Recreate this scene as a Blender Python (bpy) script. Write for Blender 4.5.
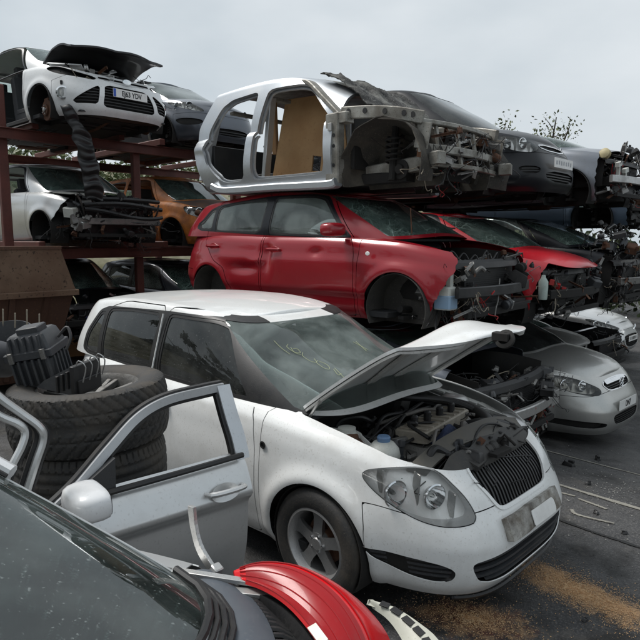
import bpy, math, random
import numpy as np
from mathutils import Matrix, Vector
PI = math.pi
R = math.radians
for o in list(bpy.data.objects): bpy.data.objects.remove(o)
scene = bpy.context.scene
COL = scene.collection

# ---------------------------------------------------------------- camera, sky, sun, exposure
cam_data = bpy.data.cameras.new('camera')
cam = bpy.data.objects.new('camera', cam_data); COL.objects.link(cam)
cam.location = (2.132, -2.964, 1.904)
cam_data.sensor_width = 36; cam_data.lens = 36 * 609.5 / 640.0
cam_data.clip_start = .05; cam_data.clip_end = 2000
cam.rotation_mode = 'XYZ'
cam.rotation_euler = (R(90 - 7.443), R(0.0), R(133.87 - 90))
scene.camera = cam
world = bpy.data.worlds.new('World'); scene.world = world; world.use_nodes = True
SUN_EL, SUN_AZ = R(58), R(250)
def build_world():
    nt = world.node_tree; nt.nodes.clear(); N = nt.nodes.new; L = nt.links.new
    out = N('ShaderNodeOutputWorld'); bg = N('ShaderNodeBackground'); bg.inputs['Strength'].default_value = .0605
    sky = N('ShaderNodeTexSky'); sky.sky_type = 'NISHITA'; sky.sun_disc = False
    sky.sun_elevation = SUN_EL; sky.sun_rotation = SUN_AZ; sky.dust_density = 3
    # overcast: a thick, slightly uneven cloud deck over the sky
    tc = N('ShaderNodeTexCoord'); mp = N('ShaderNodeMapping'); mp.inputs['Scale'].default_value = (1.0, 1.0, 2.2)
    ns = N('ShaderNodeTexNoise'); ns.inputs['Scale'].default_value = 1.6; ns.inputs['Detail'].default_value = 6; ns.inputs['Roughness'].default_value = .48
    cr = N('ShaderNodeValToRGB'); cr.color_ramp.elements[0].position = .36; cr.color_ramp.elements[0].color = (3.9, 4.45, 4.85, 1)
    cr.color_ramp.elements[1].position = .66; cr.color_ramp.elements[1].color = (5.95, 6.3, 6.55, 1)
    mx = N('ShaderNodeMix'); mx.data_type = 'RGBA'; mx.inputs['Factor'].default_value = .95
    L(tc.outputs['Generated'], mp.inputs['Vector']); L(mp.outputs['Vector'], ns.inputs['Vector'])
    L(ns.outputs['Fac'], cr.inputs['Fac']); L(sky.outputs['Color'], mx.inputs['A']); L(cr.outputs['Color'], mx.inputs['B'])
    L(mx.outputs['Result'], bg.inputs['Color']); L(bg.outputs['Background'], out.inputs['Surface'])
build_world()
sun_data = bpy.data.lights.new('sun', 'SUN'); sun_data.energy = 1.5; sun_data.angle = R(22); sun_data.color = (1, .97, .93)
sun = bpy.data.objects.new('sun', sun_data); COL.objects.link(sun)
sun.rotation_euler = (R(90) - SUN_EL, 0, R(180) - SUN_AZ)
scene.view_settings.view_transform = 'Standard'; scene.view_settings.look = 'None'
scene.view_settings.exposure = 1.12; scene.view_settings.gamma = 1
scene.render.engine = 'CYCLES'
scene.cycles.max_bounces = 7; scene.cycles.transparent_max_bounces = 16
rnd = random.Random(7)

# ---------------------------------------------------------------- materials
MATS = {}
def _mat(name):
    m = bpy.data.materials.new(name); m.use_nodes = True; nt = m.node_tree
    return m, nt, nt.nodes['Principled BSDF']
def material(name, col, rough=.5, metal=0., coat=0., dirt=0., dirt_col=(.10, .085, .065), scale=6., bump=0., bump_scale=60., col2=None, spec=.5, wear=None, emission=None):
    """principled surface with noise colour variation, grime and fine relief"""
    if name in MATS: return MATS[name]
    m, nt, b = _mat(name); N = nt.nodes.new; L = nt.links.new
    tc = N('ShaderNodeTexCoord'); src = tc.outputs['Object']
    b.inputs['Metallic'].default_value = metal; b.inputs['Roughness'].default_value = rough
    b.inputs['Coat Weight'].default_value = coat; b.inputs['Coat Roughness'].default_value = .06
    b.inputs['Specular IOR Level'].default_value = spec
    rgb = N('ShaderNodeRGB'); rgb.outputs[0].default_value = (*col, 1); cur = rgb.outputs[0]
    if col2 is not None:
        n = N('ShaderNodeTexNoise'); n.inputs['Scale'].default_value = scale; n.inputs['Detail'].default_value = 5
        L(src, n.inputs['Vector']); cr = N('ShaderNodeValToRGB'); cr.color_ramp.elements[0].position = .38; cr.color_ramp.elements[1].position = .62
        L(n.outputs['Fac'], cr.inputs['Fac']); mx = N('ShaderNodeMix'); mx.data_type = 'RGBA'
        mx.inputs['B'].default_value = (*col2, 1); L(cr.outputs['Color'], mx.inputs['Factor']); L(cur, mx.inputs['A']); cur = mx.outputs['Result']
    if dirt > 0:
        n = N('ShaderNodeTexNoise'); n.inputs['Scale'].default_value = scale * .55; n.inputs['Detail'].default_value = 8; n.inputs['Roughness'].default_value = .68
        L(src, n.inputs['Vector'])
        mr = N('ShaderNodeMapRange'); mr.inputs['From Min'].default_value = .47; mr.inputs['From Max'].default_value = .8; mr.inputs['To Max'].default_value = dirt
        L(n.outputs['Fac'], mr.inputs['Value'])
        n2 = N('ShaderNodeTexNoise'); n2.inputs['Scale'].default_value = scale * 14; n2.inputs['Detail'].default_value = 3; L(src, n2.inputs['Vector'])
        mr2 = N('ShaderNodeMapRange'); mr2.inputs['From Min'].default_value = .59; mr2.inputs['From Max'].default_value = .70; mr2.inputs['To Max'].default_value = dirt * .8
        L(n2.outputs['Fac'], mr2.inputs['Value'])
        mxm = N('ShaderNodeMath'); mxm.operation = 'MAXIMUM'; L(mr.outputs[0], mxm.inputs[0]); L(mr2.outputs[0], mxm.inputs[1])
        mx = N('ShaderNodeMix'); mx.data_type = 'RGBA'; mx.inputs['B'].default_value = (*dirt_col, 1)
        L(mxm.outputs[0], mx.inputs['Factor']); L(cur, mx.inputs['A']); cur = mx.outputs['Result']
        ra = N('ShaderNodeMapRange'); ra.inputs['To Min'].default_value = rough; ra.inputs['To Max'].default_value = min(.9, rough + .5)
        L(mxm.outputs[0], ra.inputs['Value']); L(ra.outputs[0], b.inputs['Roughness'])
        if coat > 0:
            ca = N('ShaderNodeMapRange'); ca.inputs['To Min'].default_value = coat; ca.inputs['To Max'].default_value = 0; L(mxm.outputs[0], ca.inputs['Value']); L(ca.outputs[0], b.inputs['Coat Weight'])
    L(cur, b.inputs['Base Color'])
    if bump > 0:
        n = N('ShaderNodeTexNoise'); n.inputs['Scale'].default_value = bump_scale; n.inputs['Detail'].default_value = 4; L(src, n.inputs['Vector'])
        bp = N('ShaderNodeBump'); bp.inputs['Strength'].default_value = bump; bp.inputs['Distance'].default_value = .01; L(n.outputs['Fac'], bp.inputs['Height']); L(bp.outputs['Normal'], b.inputs['Normal'])
    MATS[name] = m; return m
def glass(name, tint=(.62, .74, .70), dust_glare=.10, dust_glare_col=(.32, .33, .31), scale=5., cracks=0., specks=.25, ior=1.5):
    if name in MATS: return MATS[name]
    m = bpy.data.materials.new(name); m.use_nodes = True; nt = m.node_tree; nt.nodes.clear(); N = nt.nodes.new; L = nt.links.new
    out = N('ShaderNodeOutputMaterial'); tr = N('ShaderNodeBsdfTransparent'); tr.inputs['Color'].default_value = (*tint, 1)
    gl = N('ShaderNodeBsdfGlossy'); gl.inputs['Roughness'].default_value = .015; gl.inputs['Color'].default_value = (.95, .97, .97, 1)
    fr = N('ShaderNodeFresnel'); fr.inputs['IOR'].default_value = ior; m1 = N('ShaderNodeMixShader'); m2 = N('ShaderNodeMixShader')
    df = N('ShaderNodeBsdfDiffuse'); df.inputs['Color'].default_value = (*dust_glare_col, 1)
    tc = N('ShaderNodeTexCoord'); n = N('ShaderNodeTexNoise'); n.inputs['Scale'].default_value = scale * 2.2; n.inputs['Detail'].default_value = 12; n.inputs['Roughness'].default_value = .85
    mpg = N('ShaderNodeMapping'); mpg.inputs['Scale'].default_value = (1, 1, .35); L(tc.outputs['Object'], mpg.inputs['Vector']); L(mpg.outputs[0], n.inputs['Vector'])
    mr = N('ShaderNodeMapRange'); mr.inputs['From Min'].default_value = .35; mr.inputs['From Max'].default_value = .8; mr.inputs['To Min'].default_value = dust_glare * .6; mr.inputs['To Max'].default_value = dust_glare * 1.7
    L(n.outputs['Fac'], mr.inputs['Value'])
    nb = N('ShaderNodeTexNoise'); nb.inputs['Scale'].default_value = 1.7; nb.inputs['Detail'].default_value = 4; nb.inputs['Distortion'].default_value = 1.2; L(tc.outputs['Object'], nb.inputs['Vector'])
    mb = N('ShaderNodeMapRange'); mb.inputs['From Min'].default_value = .42; mb.inputs['From Max'].default_value = .62; mb.inputs['To Min'].default_value = .55; mb.inputs['To Max'].default_value = 1.7; L(nb.outputs['Fac'], mb.inputs['Value'])
    mm_ = N('ShaderNodeMath'); mm_.operation = 'MULTIPLY'; L(mr.outputs[0], mm_.inputs[0]); L(mb.outputs[0], mm_.inputs[1])
    sp = N('ShaderNodeTexNoise'); sp.inputs['Scale'].default_value = 75; sp.inputs['Detail'].default_value = 3; L(tc.outputs['Object'], sp.inputs['Vector'])
    sm_ = N('ShaderNodeMapRange'); sm_.inputs['From Min'].default_value = .64; sm_.inputs['From Max'].default_value = .72; sm_.inputs['To Max'].default_value = specks; L(sp.outputs['Fac'], sm_.inputs['Value'])
    mx_ = N('ShaderNodeMath'); mx_.operation = 'MAXIMUM'; L(mm_.outputs[0], mx_.inputs[0]); L(sm_.outputs[0], mx_.inputs[1])
    fac = mx_.outputs[0]
    if cracks > 0:
        v = N('ShaderNodeTexVoronoi'); v.feature = 'DISTANCE_TO_EDGE'; v.inputs['Scale'].default_value = 9; L(tc.outputs['Object'], v.inputs['Vector'])
        v2 = N('ShaderNodeTexVoronoi'); v2.feature = 'DISTANCE_TO_EDGE'; v2.inputs['Scale'].default_value = 38; L(tc.outputs['Object'], v2.inputs['Vector'])
        mn = N('ShaderNodeMath'); mn.operation = 'MINIMUM'; L(v.outputs['Distance'], mn.inputs[0]); L(v2.outputs['Distance'], mn.inputs[1])
        cm = N('ShaderNodeMapRange'); cm.inputs['From Min'].default_value = .03; cm.inputs['From Max'].default_value = .0; cm.inputs['To Max'].default_value = cracks; L(mn.outputs[0], cm.inputs['Value'])
        n3 = N('ShaderNodeTexNoise'); n3.inputs['Scale'].default_value = 2.2; L(tc.outputs['Object'], n3.inputs['Vector'])
        g = N('ShaderNodeMapRange'); g.inputs['From Min'].default_value = .42; g.inputs['From Max'].default_value = .6; L(n3.outputs['Fac'], g.inputs['Value'])
        mu = N('ShaderNodeMath'); mu.operation = 'MULTIPLY'; L(cm.outputs[0], mu.inputs[0]); L(g.outputs[0], mu.inputs[1])
        ad = N('ShaderNodeMath'); ad.operation = 'ADD'; ad.use_clamp = True; L(mu.outputs[0], ad.inputs[0]); L(fac, ad.inputs[1]); fac = ad.outputs[0]
    L(fr.outputs[0], m1.inputs[0]); L(tr.outputs[0], m1.inputs[1]); L(gl.outputs[0], m1.inputs[2])
    L(fac, m2.inputs[0]); L(m1.outputs[0], m2.inputs[1]); L(df.outputs[0], m2.inputs[2]); L(m2.outputs[0], out.inputs['Surface'])
    MATS[name] = m; return m

white_paint = material('white_paint', (.80, .81, .80), .28, coat=.6, dirt=.42, dirt_col=(.33, .30, .25), scale=6)
white_old = material('white_paint_weathered', (.72, .73, .73), .35, coat=.4, dirt=.35, dirt_col=(.22, .20, .17), scale=5)
red_paint = material('dark_red_paint', (.27, .006, .014), .28, metal=.1, coat=.45, dirt=.15, dirt_col=(.13, .045, .04), scale=5)
red2_paint = material('bright_red_paint', (.46, .010, .020), .32, coat=.35, dirt=.15, dirt_col=(.22, .05, .045), scale=5)
silver_paint = material('silver_paint', (.50, .50, .48), .33, metal=.72, coat=.5, dirt=.25, dirt_col=(.20, .18, .15), scale=5)
silver_cool = material('silver_paint_cool', (.66, .665, .66), .33, metal=.70, coat=.5, dirt=.25, dirt_col=(.22, .20, .18), scale=5)
shell_metal = material('shell_silver', (.50, .53, .56), .36, metal=.75, coat=.3, dirt=.45, dirt_col=(.27, .25, .22), scale=7)
shell_worn = material('shell_worn_metal', (.34, .335, .305), .5, metal=.35, dirt=.9, dirt_col=(.075, .055, .038), scale=7, col2=(.20, .19, .165))
grey_paint = material('grey_paint', (.085, .095, .115), .32, metal=.5, coat=.6, dirt=.3, scale=5)
midgrey_paint = material('mid_grey_paint', (.20, .215, .24), .36, metal=.6, coat=.4, dirt=.35, scale=5)
bluegrey_paint = material('blue_grey_paint', (.16, .22, .30), .34, metal=.5, coat=.5, dirt=.3, scale=5)
black_paint = material('black_paint', (.006, .007, .010), .32, coat=.12, dirt=.15, dirt_col=(.035, .034, .033), scale=5, spec=.3)
burnt_orange = material('burnt_orange_paint', (.52, .17, .025), .55, dirt=.7, dirt_col=(.07, .04, .025), scale=6, col2=(.30, .10, .025), bump=.3)
black_plastic = material('black_plastic', (.012, .012, .013), .45, dirt=.4, dirt_col=(.055, .050, .044), scale=8, bump=.08, bump_scale=180)
grey_plastic = material('grey_plastic', (.038, .041, .046), .50, dirt=.4, dirt_col=(.15, .14, .125), scale=7, bump=.1, bump_scale=200)
rubber = material('tyre_rubber', (.026, .0255, .025), .72, dirt=.7, dirt_col=(.105, .085, .062), scale=9, bump=.15, bump_scale=90)
seal = material('rubber_seal', (.012, .012, .013), .5, dirt=.2, scale=10)
dark_void = material('underbody_dark', (.010, .0095, .009), .85, dirt=.5, dirt_col=(.035, .030, .025), scale=6)
cabin = material('cabin_dark', (.022, .023, .025), .8, dirt=.3, scale=5)
cabin_grey = material('cabin_grey_cloth', (.055, .057, .062), .9, dirt=.3, scale=5)
alu = material('aluminium', (.52, .52, .51), .38, metal=.85, dirt=.55, dirt_col=(.12, .10, .08), scale=11)
dull_alu = material('dull_aluminium', (.21, .205, .195), .42, metal=.65, dirt=.8, dirt_col=(.035, .030, .026), scale=12, bump=.2)
chrome = material('chrome', (.78, .79, .80), .08, metal=1., dirt=.2, scale=12)
reflector = material('lamp_reflector', (.93, .93, .92), .25, metal=.1, bump=.25, bump_scale=30)
rust = material('rust', (.085, .040, .024), .85, dirt=.7, dirt_col=(.05, .025, .016), scale=14, col2=(.13, .058, .030), bump=.4)
rack_red = material('rack_red_steel', (.13, .036, .026), .6, dirt=.6, dirt_col=(.045, .022, .016), scale=5, col2=(.105, .032, .024), bump=.2)
rope = material('dirty_beige', (.30, .26, .20), .8, dirt=.6, scale=12)
milky = material('milky_plastic', (.55, .56, .52), .45, dirt=.45, dirt_col=(.25, .20, .13), scale=12)
blue_fluid = material('washer_fluid_blue', (.27, .40, .55), .35, dirt=.3, dirt_col=(.3, .28, .25), scale=10)
blue_cloth = material('navy_cloth', (.022, .035, .085), .9, dirt=.3, scale=10, bump=.5, bump_scale=40)
blue_paint = material('navy_paint', (.02, .025, .10), .35, coat=.5, dirt=.4, scale=6)
plywood = material('plywood_board', (.36, .20, .085), .75, dirt=.45, dirt_col=(.16, .085, .04), scale=2.5, col2=(.43, .26, .12), bump=.1, bump_scale=20)
wood_edge = material('timber', (.40, .22, .10), .75, dirt=.3, scale=6)
plate_white = material('plate_white', (.80, .80, .78), .35, dirt=.35, dirt_col=(.35, .32, .28), scale=10)
plate_yellow = material('plate_yellow', (.75, .55, .06), .35, dirt=.3, scale=10)
plate_blue = material('plate_blue', (.02, .08, .42), .35)
ink = material('plate_ink', (.012, .012, .014), .5)
marker = material('yellow_marker', (.36, .39, .22), .8)
sticker = material('paper_label', (.75, .73, .66), .6, dirt=.5, dirt_col=(.4, .36, .3), scale=60)
amber = material('amber_lens', (.75, .22, .02), .2, coat=.5)
red_bits = material('red_connector', (.42, .02, .02), .5, dirt=.3, scale=12)
lens = glass('lamp_lens', (1, 1, .99), .02, (.75, .74, .68), 7., specks=.1)
glass_clear = glass('window_glass', (.88, .93, .90), .10, (.52, .57, .55), 5., specks=.2)  # pale dust colour stands in for brightness seen through the panes
glass_dark = glass('window_glass_tinted', (.16, .19, .185), .05, (.38, .40, .39), 5.)
glass_dusty_sheen = glass('windscreen_glass', (.80, .88, .85), .11, (.50, .55, .53), 4.)  # paleness is part dust, part sky reflection put into the colour
glass_broken = glass('shattered_glass', (.64, .76, .72), .05, (.40, .50, .46), 4., cracks=.40)

# ---------------------------------------------------------------- objects
def link(name, me, mat=None, parent=None):
    o = bpy.data.objects.new(name, me); COL.objects.link(o)
    if mat is not None and me is not None and not me.materials: me.materials.append(mat)
    if parent is not None: o.parent = parent
    return o
def thing(name, label, cat, loc=(0, 0, 0), rotz=0., group=None, rot=None):
    o = bpy.data.objects.new(name, None); COL.objects.link(o); o.empty_display_size = .2
    o.location = loc; o.rotation_euler = rot if rot else (0, 0, rotz)
    tag(o, label, cat, group); return o
def tag(o, label=None, cat=None, group=None, kind=None):
    if label: o['label'] = label
    if cat: o['category'] = cat
    if group: o['group'] = group
    if kind: o['kind'] = kind
    return o
def rotm(rx=0, ry=0, rz=0):
    return np.array(Matrix.Rotation(rz, 3, 'Z') @ Matrix.Rotation(ry, 3, 'Y') @ Matrix.Rotation(rx, 3, 'X'))
class MB:
    """collects simple shapes that become ONE mesh object"""
    def __init__(s): s.v = []; s.f = []
    def add(s, vs, fs):
        n = len(s.v); s.v.extend([tuple(map(float, p)) for p in vs]); s.f.extend([tuple(int(i) + n for i in f) for f in fs]); return s
    def box(s, c, d, rot=None, taper=None):
        hx, hy, hz = d[0] / 2, d[1] / 2, d[2] / 2; b = min(hx, hy, hz) * .22
        # box with chamfered vertical edges and top: 16 + faces
        pts = []
        for z, k in ((-hz, 0), (hz - b, 0), (hz, b)):
            t = 1 if taper is None else (1 + (taper - 1) * (z + hz) / (2 * hz))
            for x, y in ((-hx + b, -hy), (hx - b, -hy), (hx, -hy + b), (hx, hy - b), (hx - b, hy), (-hx + b, hy), (-hx, hy - b), (-hx, -hy + b)):
                pts.append(((x - math.copysign(k, x)) * t, (y - math.copysign(k, y)) * t, z))
        fs = [tuple(range(7, -1, -1)), tuple(range(16, 24))]
        for r in (0, 8):
            for i in range(8): fs.append((r + i, r + (i + 1) % 8, r + 8 + (i + 1) % 8, r + 8 + i))
        P = np.array(pts)
        if rot is not None: P = P @ np.asarray(rot).T
        return s.add(P + np.array(c), fs)
    def bar(s, p0, p1, w, h):
        """rectangular bar between two points, h measured upwards"""
        p0 = np.array(p0, float); p1 = np.array(p1, float); d = p1 - p0; l = np.linalg.norm(d); d /= l
        up = np.array((0, 0, 1.)) if abs(d[2]) < .95 else np.array((1., 0, 0)); sd = np.cross(up, d); sd /= np.linalg.norm(sd); up = np.cross(d, sd)
        return s.box((p0 + p1) / 2, (l, w, h), np.c_[d, sd, up])
    def rail(s, path, w, h):
        """rectangular hollow-looking rail lofted smoothly along a path; w sideways, h upwards"""
        P = np.array(path, float); m = len(P); T = np.gradient(P, axis=0); T /= np.linalg.norm(T, axis=1)[:, None] + 1e-9; vs = []; b = min(w, h) * .18
        prof = [(-w / 2 + b, -h / 2), (w / 2 - b, -h / 2), (w / 2, -h / 2 + b), (w / 2, h / 2 - b), (w / 2 - b, h / 2), (-w / 2 + b, h / 2), (-w / 2, h / 2 - b), (-w / 2, -h / 2 + b)]
        for i in range(m):
            sd = np.cross((0, 0, 1.), T[i]); sd = sd / (np.linalg.norm(sd) + 1e-9); up = np.cross(T[i], sd)
            for x, y in prof: vs.append(P[i] + sd * x + up * y)
        fs = [(i * 8 + (k + 1) % 8, i * 8 + k, (i + 1) * 8 + k, (i + 1) * 8 + (k + 1) % 8)[::-1] for i in range(m - 1) for k in range(8)] + [tuple(range(7, -1, -1)), tuple((m - 1) * 8 + k for k in range(8))]
        return s.add(vs, fs)
    def tube(s, path, r, n=8, cap=True):
        P = np.array(path, float); m = len(P); T = np.gradient(P, axis=0); T /= np.linalg.norm(T, axis=1)[:, None] + 1e-9
        rr = np.broadcast_to(np.asarray(r, float), (m,)); ref = np.array((0, 0, 1.)) if abs(T[0][2]) < .9 else np.array((1., 0, 0))
        vs = []; u = np.cross(T[0], ref); u /= np.linalg.norm(u)
        for i in range(m):
            u = u - T[i] * (u @ T[i]); u /= np.linalg.norm(u) + 1e-9; w = np.cross(T[i], u)
            for k in range(n):
                a = 2 * PI * k / n; vs.append(P[i] + rr[i] * (math.cos(a) * u + math.sin(a) * w))
        fs = [(i * n + k, i * n + (k + 1) % n, (i + 1) * n + (k + 1) % n, (i + 1) * n + k) for i in range(m - 1) for k in range(n)]
        if cap: fs += [tuple(range(n - 1, -1, -1)), tuple((m - 1) * n + k for k in range(n))]
        return s.add(vs, fs)
    def lathe(s, prof, c=(0, 0, 0), rot=None, n=24, cap=True):
        """profile of (radius, height) turned about local z"""
        m = len(prof); vs = []
        for r, h in prof:
            for k in range(n):
                a = 2 * PI * k / n; vs.append((r * math.cos(a), r * math.sin(a), h))
        fs = [(i * n + k, i * n + (k + 1) % n, (i + 1) * n + (k + 1) % n, (i + 1) * n + k) for i in range(m - 1) for k in range(n)]
        if cap and prof[0][0] > 1e-5: fs.append(tuple(range(n - 1, -1, -1)))
        if cap and prof[-1][0] > 1e-5: fs.append(tuple((m - 1) * n + k for k in range(n)))
        P = np.array(vs)
        if rot is not None: P = P @ np.asarray(rot).T
        return s.add(P + np.array(c), fs)
    def prism(s, poly, h, M=None, c=(0, 0, 0)):
        """polygon in local xy extruded from 0 to h, then rotated by M and moved to c"""
        n = len(poly); P = np.array([(x, y, 0) for x, y in poly] + [(x, y, h) for x, y in poly], float)
        if M is not None: P = P @ np.asarray(M).T
        fs = [tuple(range(n - 1, -1, -1)), tuple(range(n, 2 * n))] + [(i, (i + 1) % n, n + (i + 1) % n, n + i) for i in range(n)]
        return s.add(P + np.array(c), fs)
    def sheet(s, G, t=.004):
        """grid of points (nu, nv, 3) as a sheet with thickness t"""
        G = np.asarray(G, float); nu, nv = G.shape[:2]
        du = np.gradient(G, axis=0); dv = np.gradient(G, axis=1); nn = np.cross(du, dv); nn /= np.linalg.norm(nn, axis=2)[..., None] + 1e-9
        a = G.reshape(-1, 3); b = (G - nn * t).reshape(-1, 3); k = nu * nv; fs = []
        for i in range(nu - 1):
            for j in range(nv - 1):
                q = (i * nv + j, (i + 1) * nv + j, (i + 1) * nv + j + 1, i * nv + j + 1); fs.append(q); fs.append(tuple(k + x for x in q[::-1]))
        ring = [(i, 0) for i in range(nu)] + [(nu - 1, j) for j in range(1, nv)] + [(i, nv - 1) for i in range(nu - 2, -1, -1)] + [(0, j) for j in range(nv - 2, 0, -1)]
        for p, q in zip(ring, ring[1:] + ring[:1]):
            p = p[0] * nv + p[1]; q = q[0] * nv + q[1]; fs.append((q, p, k + p, k + q))
        return s.add(np.r_[a, b], fs)
    def build(s, name, mat, parent=None, ang=35):
        me = bpy.data.meshes.new(name); me.from_pydata(s.v, [], s.f); me.update()
        me.shade_smooth(); me.set_sharp_from_angle(angle=R(ang)); return link(name, me, mat, parent)
def hose(pts, n=14):
    """smooth curve through points"""
    P = np.array(pts, float); t = np.linspace(0, len(P) - 1, n); out = []
    Q = np.vstack([2 * P[0] - P[1], P, 2 * P[-1] - P[-2]])
    for x in t:
        i = min(int(x), len(P) - 2); f = x - i; p0, p1, p2, p3 = Q[i], Q[i + 1], Q[i + 2], Q[i + 3]
        out.append(.5 * (2 * p1 + (p2 - p0) * f + (2 * p0 - 5 * p1 + 4 * p2 - p3) * f * f + (3 * p1 - p0 - 3 * p2 + p3) * f ** 3))
    return np.array(out)

# ---------------------------------------------------------------- surfaces that are cut into panels
class S:
    """surface: V rows are x y z nx ny nz a v; F polygons"""
    def __init__(s, V, F): s.V = V; s.F = F
    @property
    def x(s): return s.V[:, 0]
    @property
    def y(s): return s.V[:, 1]
    @property
    def z(s): return s.V[:, 2]
    @property
    def a(s): return s.V[:, 6]
    @property
    def v(s): return s.V[:, 7]
    def compact(s):
        if not s.F: return S(np.zeros((0, 8)), [])
        used = np.unique(np.concatenate([np.asarray(f) for f in s.F])); mp = -np.ones(len(s.V), int); mp[used] = np.arange(len(used))
        mp = mp.tolist(); return S(s.V[used], [tuple(mp[i] for i in f) for f in s.F])
    def __add__(s, o):
        n = len(s.V); return S(np.vstack([s.V, o.V]), s.F + [tuple(i + n for i in f) for f in o.F])
    def offset(s, d):
        V = s.V.copy(); V[:, :3] += V[:, 3:6] * d; return S(V, s.F)
    def moved(s, fn):
        V = s.V.copy(); V[:, :3] = fn(V[:, :3]); t = S(V, s.F); t.renormal(); return t
    def renormal(s):
        P = s.V[:, :3]; Nn = np.zeros_like(P); F = s.F
        for f in F:
            p = P[f[0]]; q = P[f[len(f) // 2]]
            c = np.cross(P[f[1]] - p, P[f[2]] - p) if len(f) == 3 else np.cross(P[f[2]] - P[f[0]], P[f[3]] - P[f[1]])
            for i in f: Nn[i] += c
        s.V[:, 3:6] = Nn / (np.linalg.norm(Nn, axis=1)[:, None] + 1e-12)
def grid_surface(P, A, Vv, closed=False, out=None):
    nu, nv = P.shape[:2]; V = np.zeros((nu * nv, 8)); V[:, :3] = P.reshape(-1, 3); V[:, 6] = A.reshape(-1); V[:, 7] = Vv.reshape(-1)
    i, j = np.meshgrid(np.arange(nu if closed else nu - 1), np.arange(nv - 1), indexing='ij'); i2 = (i + 1) % nu
    Q = np.stack([i * nv + j, i2 * nv + j, i2 * nv + j + 1, i * nv + j + 1], -1).reshape(-1, 4)
    X = V[:, :3]; c = np.cross(X[Q[:, 2]] - X[Q[:, 0]], X[Q[:, 3]] - X[Q[:, 1]])
    if out is not None:
        cen = X[Q].mean(1); d = ((cen - out) * c).sum()
        if d < 0: Q = Q[:, ::-1]; c = -c
    Nn = np.zeros_like(X)
    for k in range(4): np.add.at(Nn, Q[:, k], c)
    V[:, 3:6] = Nn / (np.linalg.norm(Nn, axis=1)[:, None] + 1e-12)
    return S(V, [tuple(q) for q in Q.tolist()])
def split(s, phi):
    """cut the surface along phi = 0 -> (part with phi < 0, part with phi >= 0)"""
    phi = np.asarray(phi, float).copy(); phi[np.abs(phi) < 2e-5] = 2e-5; neg = (phi < 0).tolist(); pl = phi.tolist()
    V = s.V; extra = []; emap = {}; nV = len(V); fin = []; fout = []
    def ev(i, j):
        k = (i, j) if i < j else (j, i)
        if k not in emap:
            t = pl[i] / (pl[i] - pl[j]); extra.append(V[i] + (V[j] - V[i]) * t); emap[k] = nV + len(extra) - 1
        return emap[k]
    for f in s.F:
        c = sum([neg[i] for i in f])
        if c == 0: fout.append(f)
        elif c == len(f): fin.append(f)
        else:
            a = []; b = []
            for k in range(len(f)):
                i = f[k]; j = f[(k + 1) % len(f)]
                (a if neg[i] else b).append(i)
                if neg[i] != neg[j]:
                    e = ev(i, j); a.append(e); b.append(e)
            if len(a) > 2: fin.append(tuple(a))
            if len(b) > 2: fout.append(tuple(b))
    W = np.vstack([V] + [np.array(extra)]) if extra else V
    return S(W, fin).compact(), S(W, fout).compact()
def carve(s, phi, gap=.006):
    """-> (inside, outside) with a real gap between"""
    if gap <= 0: return split(s, phi)
    a, _ = split(s, np.asarray(phi) + gap / 2); _, b = split(s, np.asarray(phi) - gap / 2); return a, b
def sdpoly(px, py, poly):
    """signed distance to polygon, negative inside"""
    P = np.c_[px, py]; Q = np.array(poly, float); d = np.full(len(P), 1e9); ins = np.zeros(len(P), bool); n = len(Q)
    for i in range(n):
        a = Q[i]; b = Q[(i + 1) % n]; e = b - a; w = P - a; t = np.clip((w @ e) / (e @ e + 1e-12), 0, 1)
        d = np.minimum(d, np.hypot(*(w - t[:, None] * e).T))
        c = ((a[1] > P[:, 1]) != (b[1] > P[:, 1])); xx = (b[0] - a[0]) * (P[:, 1] - a[1]) / (b[1] - a[1] + 1e-12) + a[0]; ins ^= c & (P[:, 0] < xx)
    return np.where(ins, -d, d)
def rounded(poly, n=2, k=.25):
    for _ in range(n):
        q = []
        for i in range(len(poly)):
            a = np.array(poly[i]); b = np.array(poly[(i + 1) % len(poly)]); q += [tuple(a + (b - a) * k), tuple(b - (b - a) * k)]
        poly = q
    return poly
def panel(name, s, mat, parent=None, t=.004, shared=False):
    """surface with thickness as one mesh object, keeping the smooth surface normals"""
    s = s.compact() if not shared else s
    if not s.F: return None
    n = len(s.V); P = s.V[:, :3]; Nn = s.V[:, 3:6]; faces = list(s.F); ln = [Nn[i] for f in faces for i in f]
    verts = P
    if t:
        verts = np.vstack([P, P - Nn * t]); edges = {}
        for f in s.F:
            for k in range(len(f)):
                i, j = f[k], f[(k + 1) % len(f)]
                if (j, i) in edges: del edges[(j, i)]
                else: edges[(i, j)] = 1
        inner = [tuple(i + n for i in f[::-1]) for f in s.F]; faces += inner; ln += [-Nn[i - n] for f in inner for i in f]
        for i, j in edges:
            q = (j, i, i + n, j + n); c = np.cross(verts[q[2]] - verts[q[0]], verts[q[3]] - verts[q[1]]); c = c / (np.linalg.norm(c) + 1e-12)
            faces.append(q); ln += [c] * 4
    me = bpy.data.meshes.new(name); me.from_pydata(verts.tolist(), [], faces); me.update()
    me.shade_smooth()
    if len(me.loops) == len(ln): me.normals_split_custom_set([tuple(x) for x in ln])
    return link(name, me, mat, parent)
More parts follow.
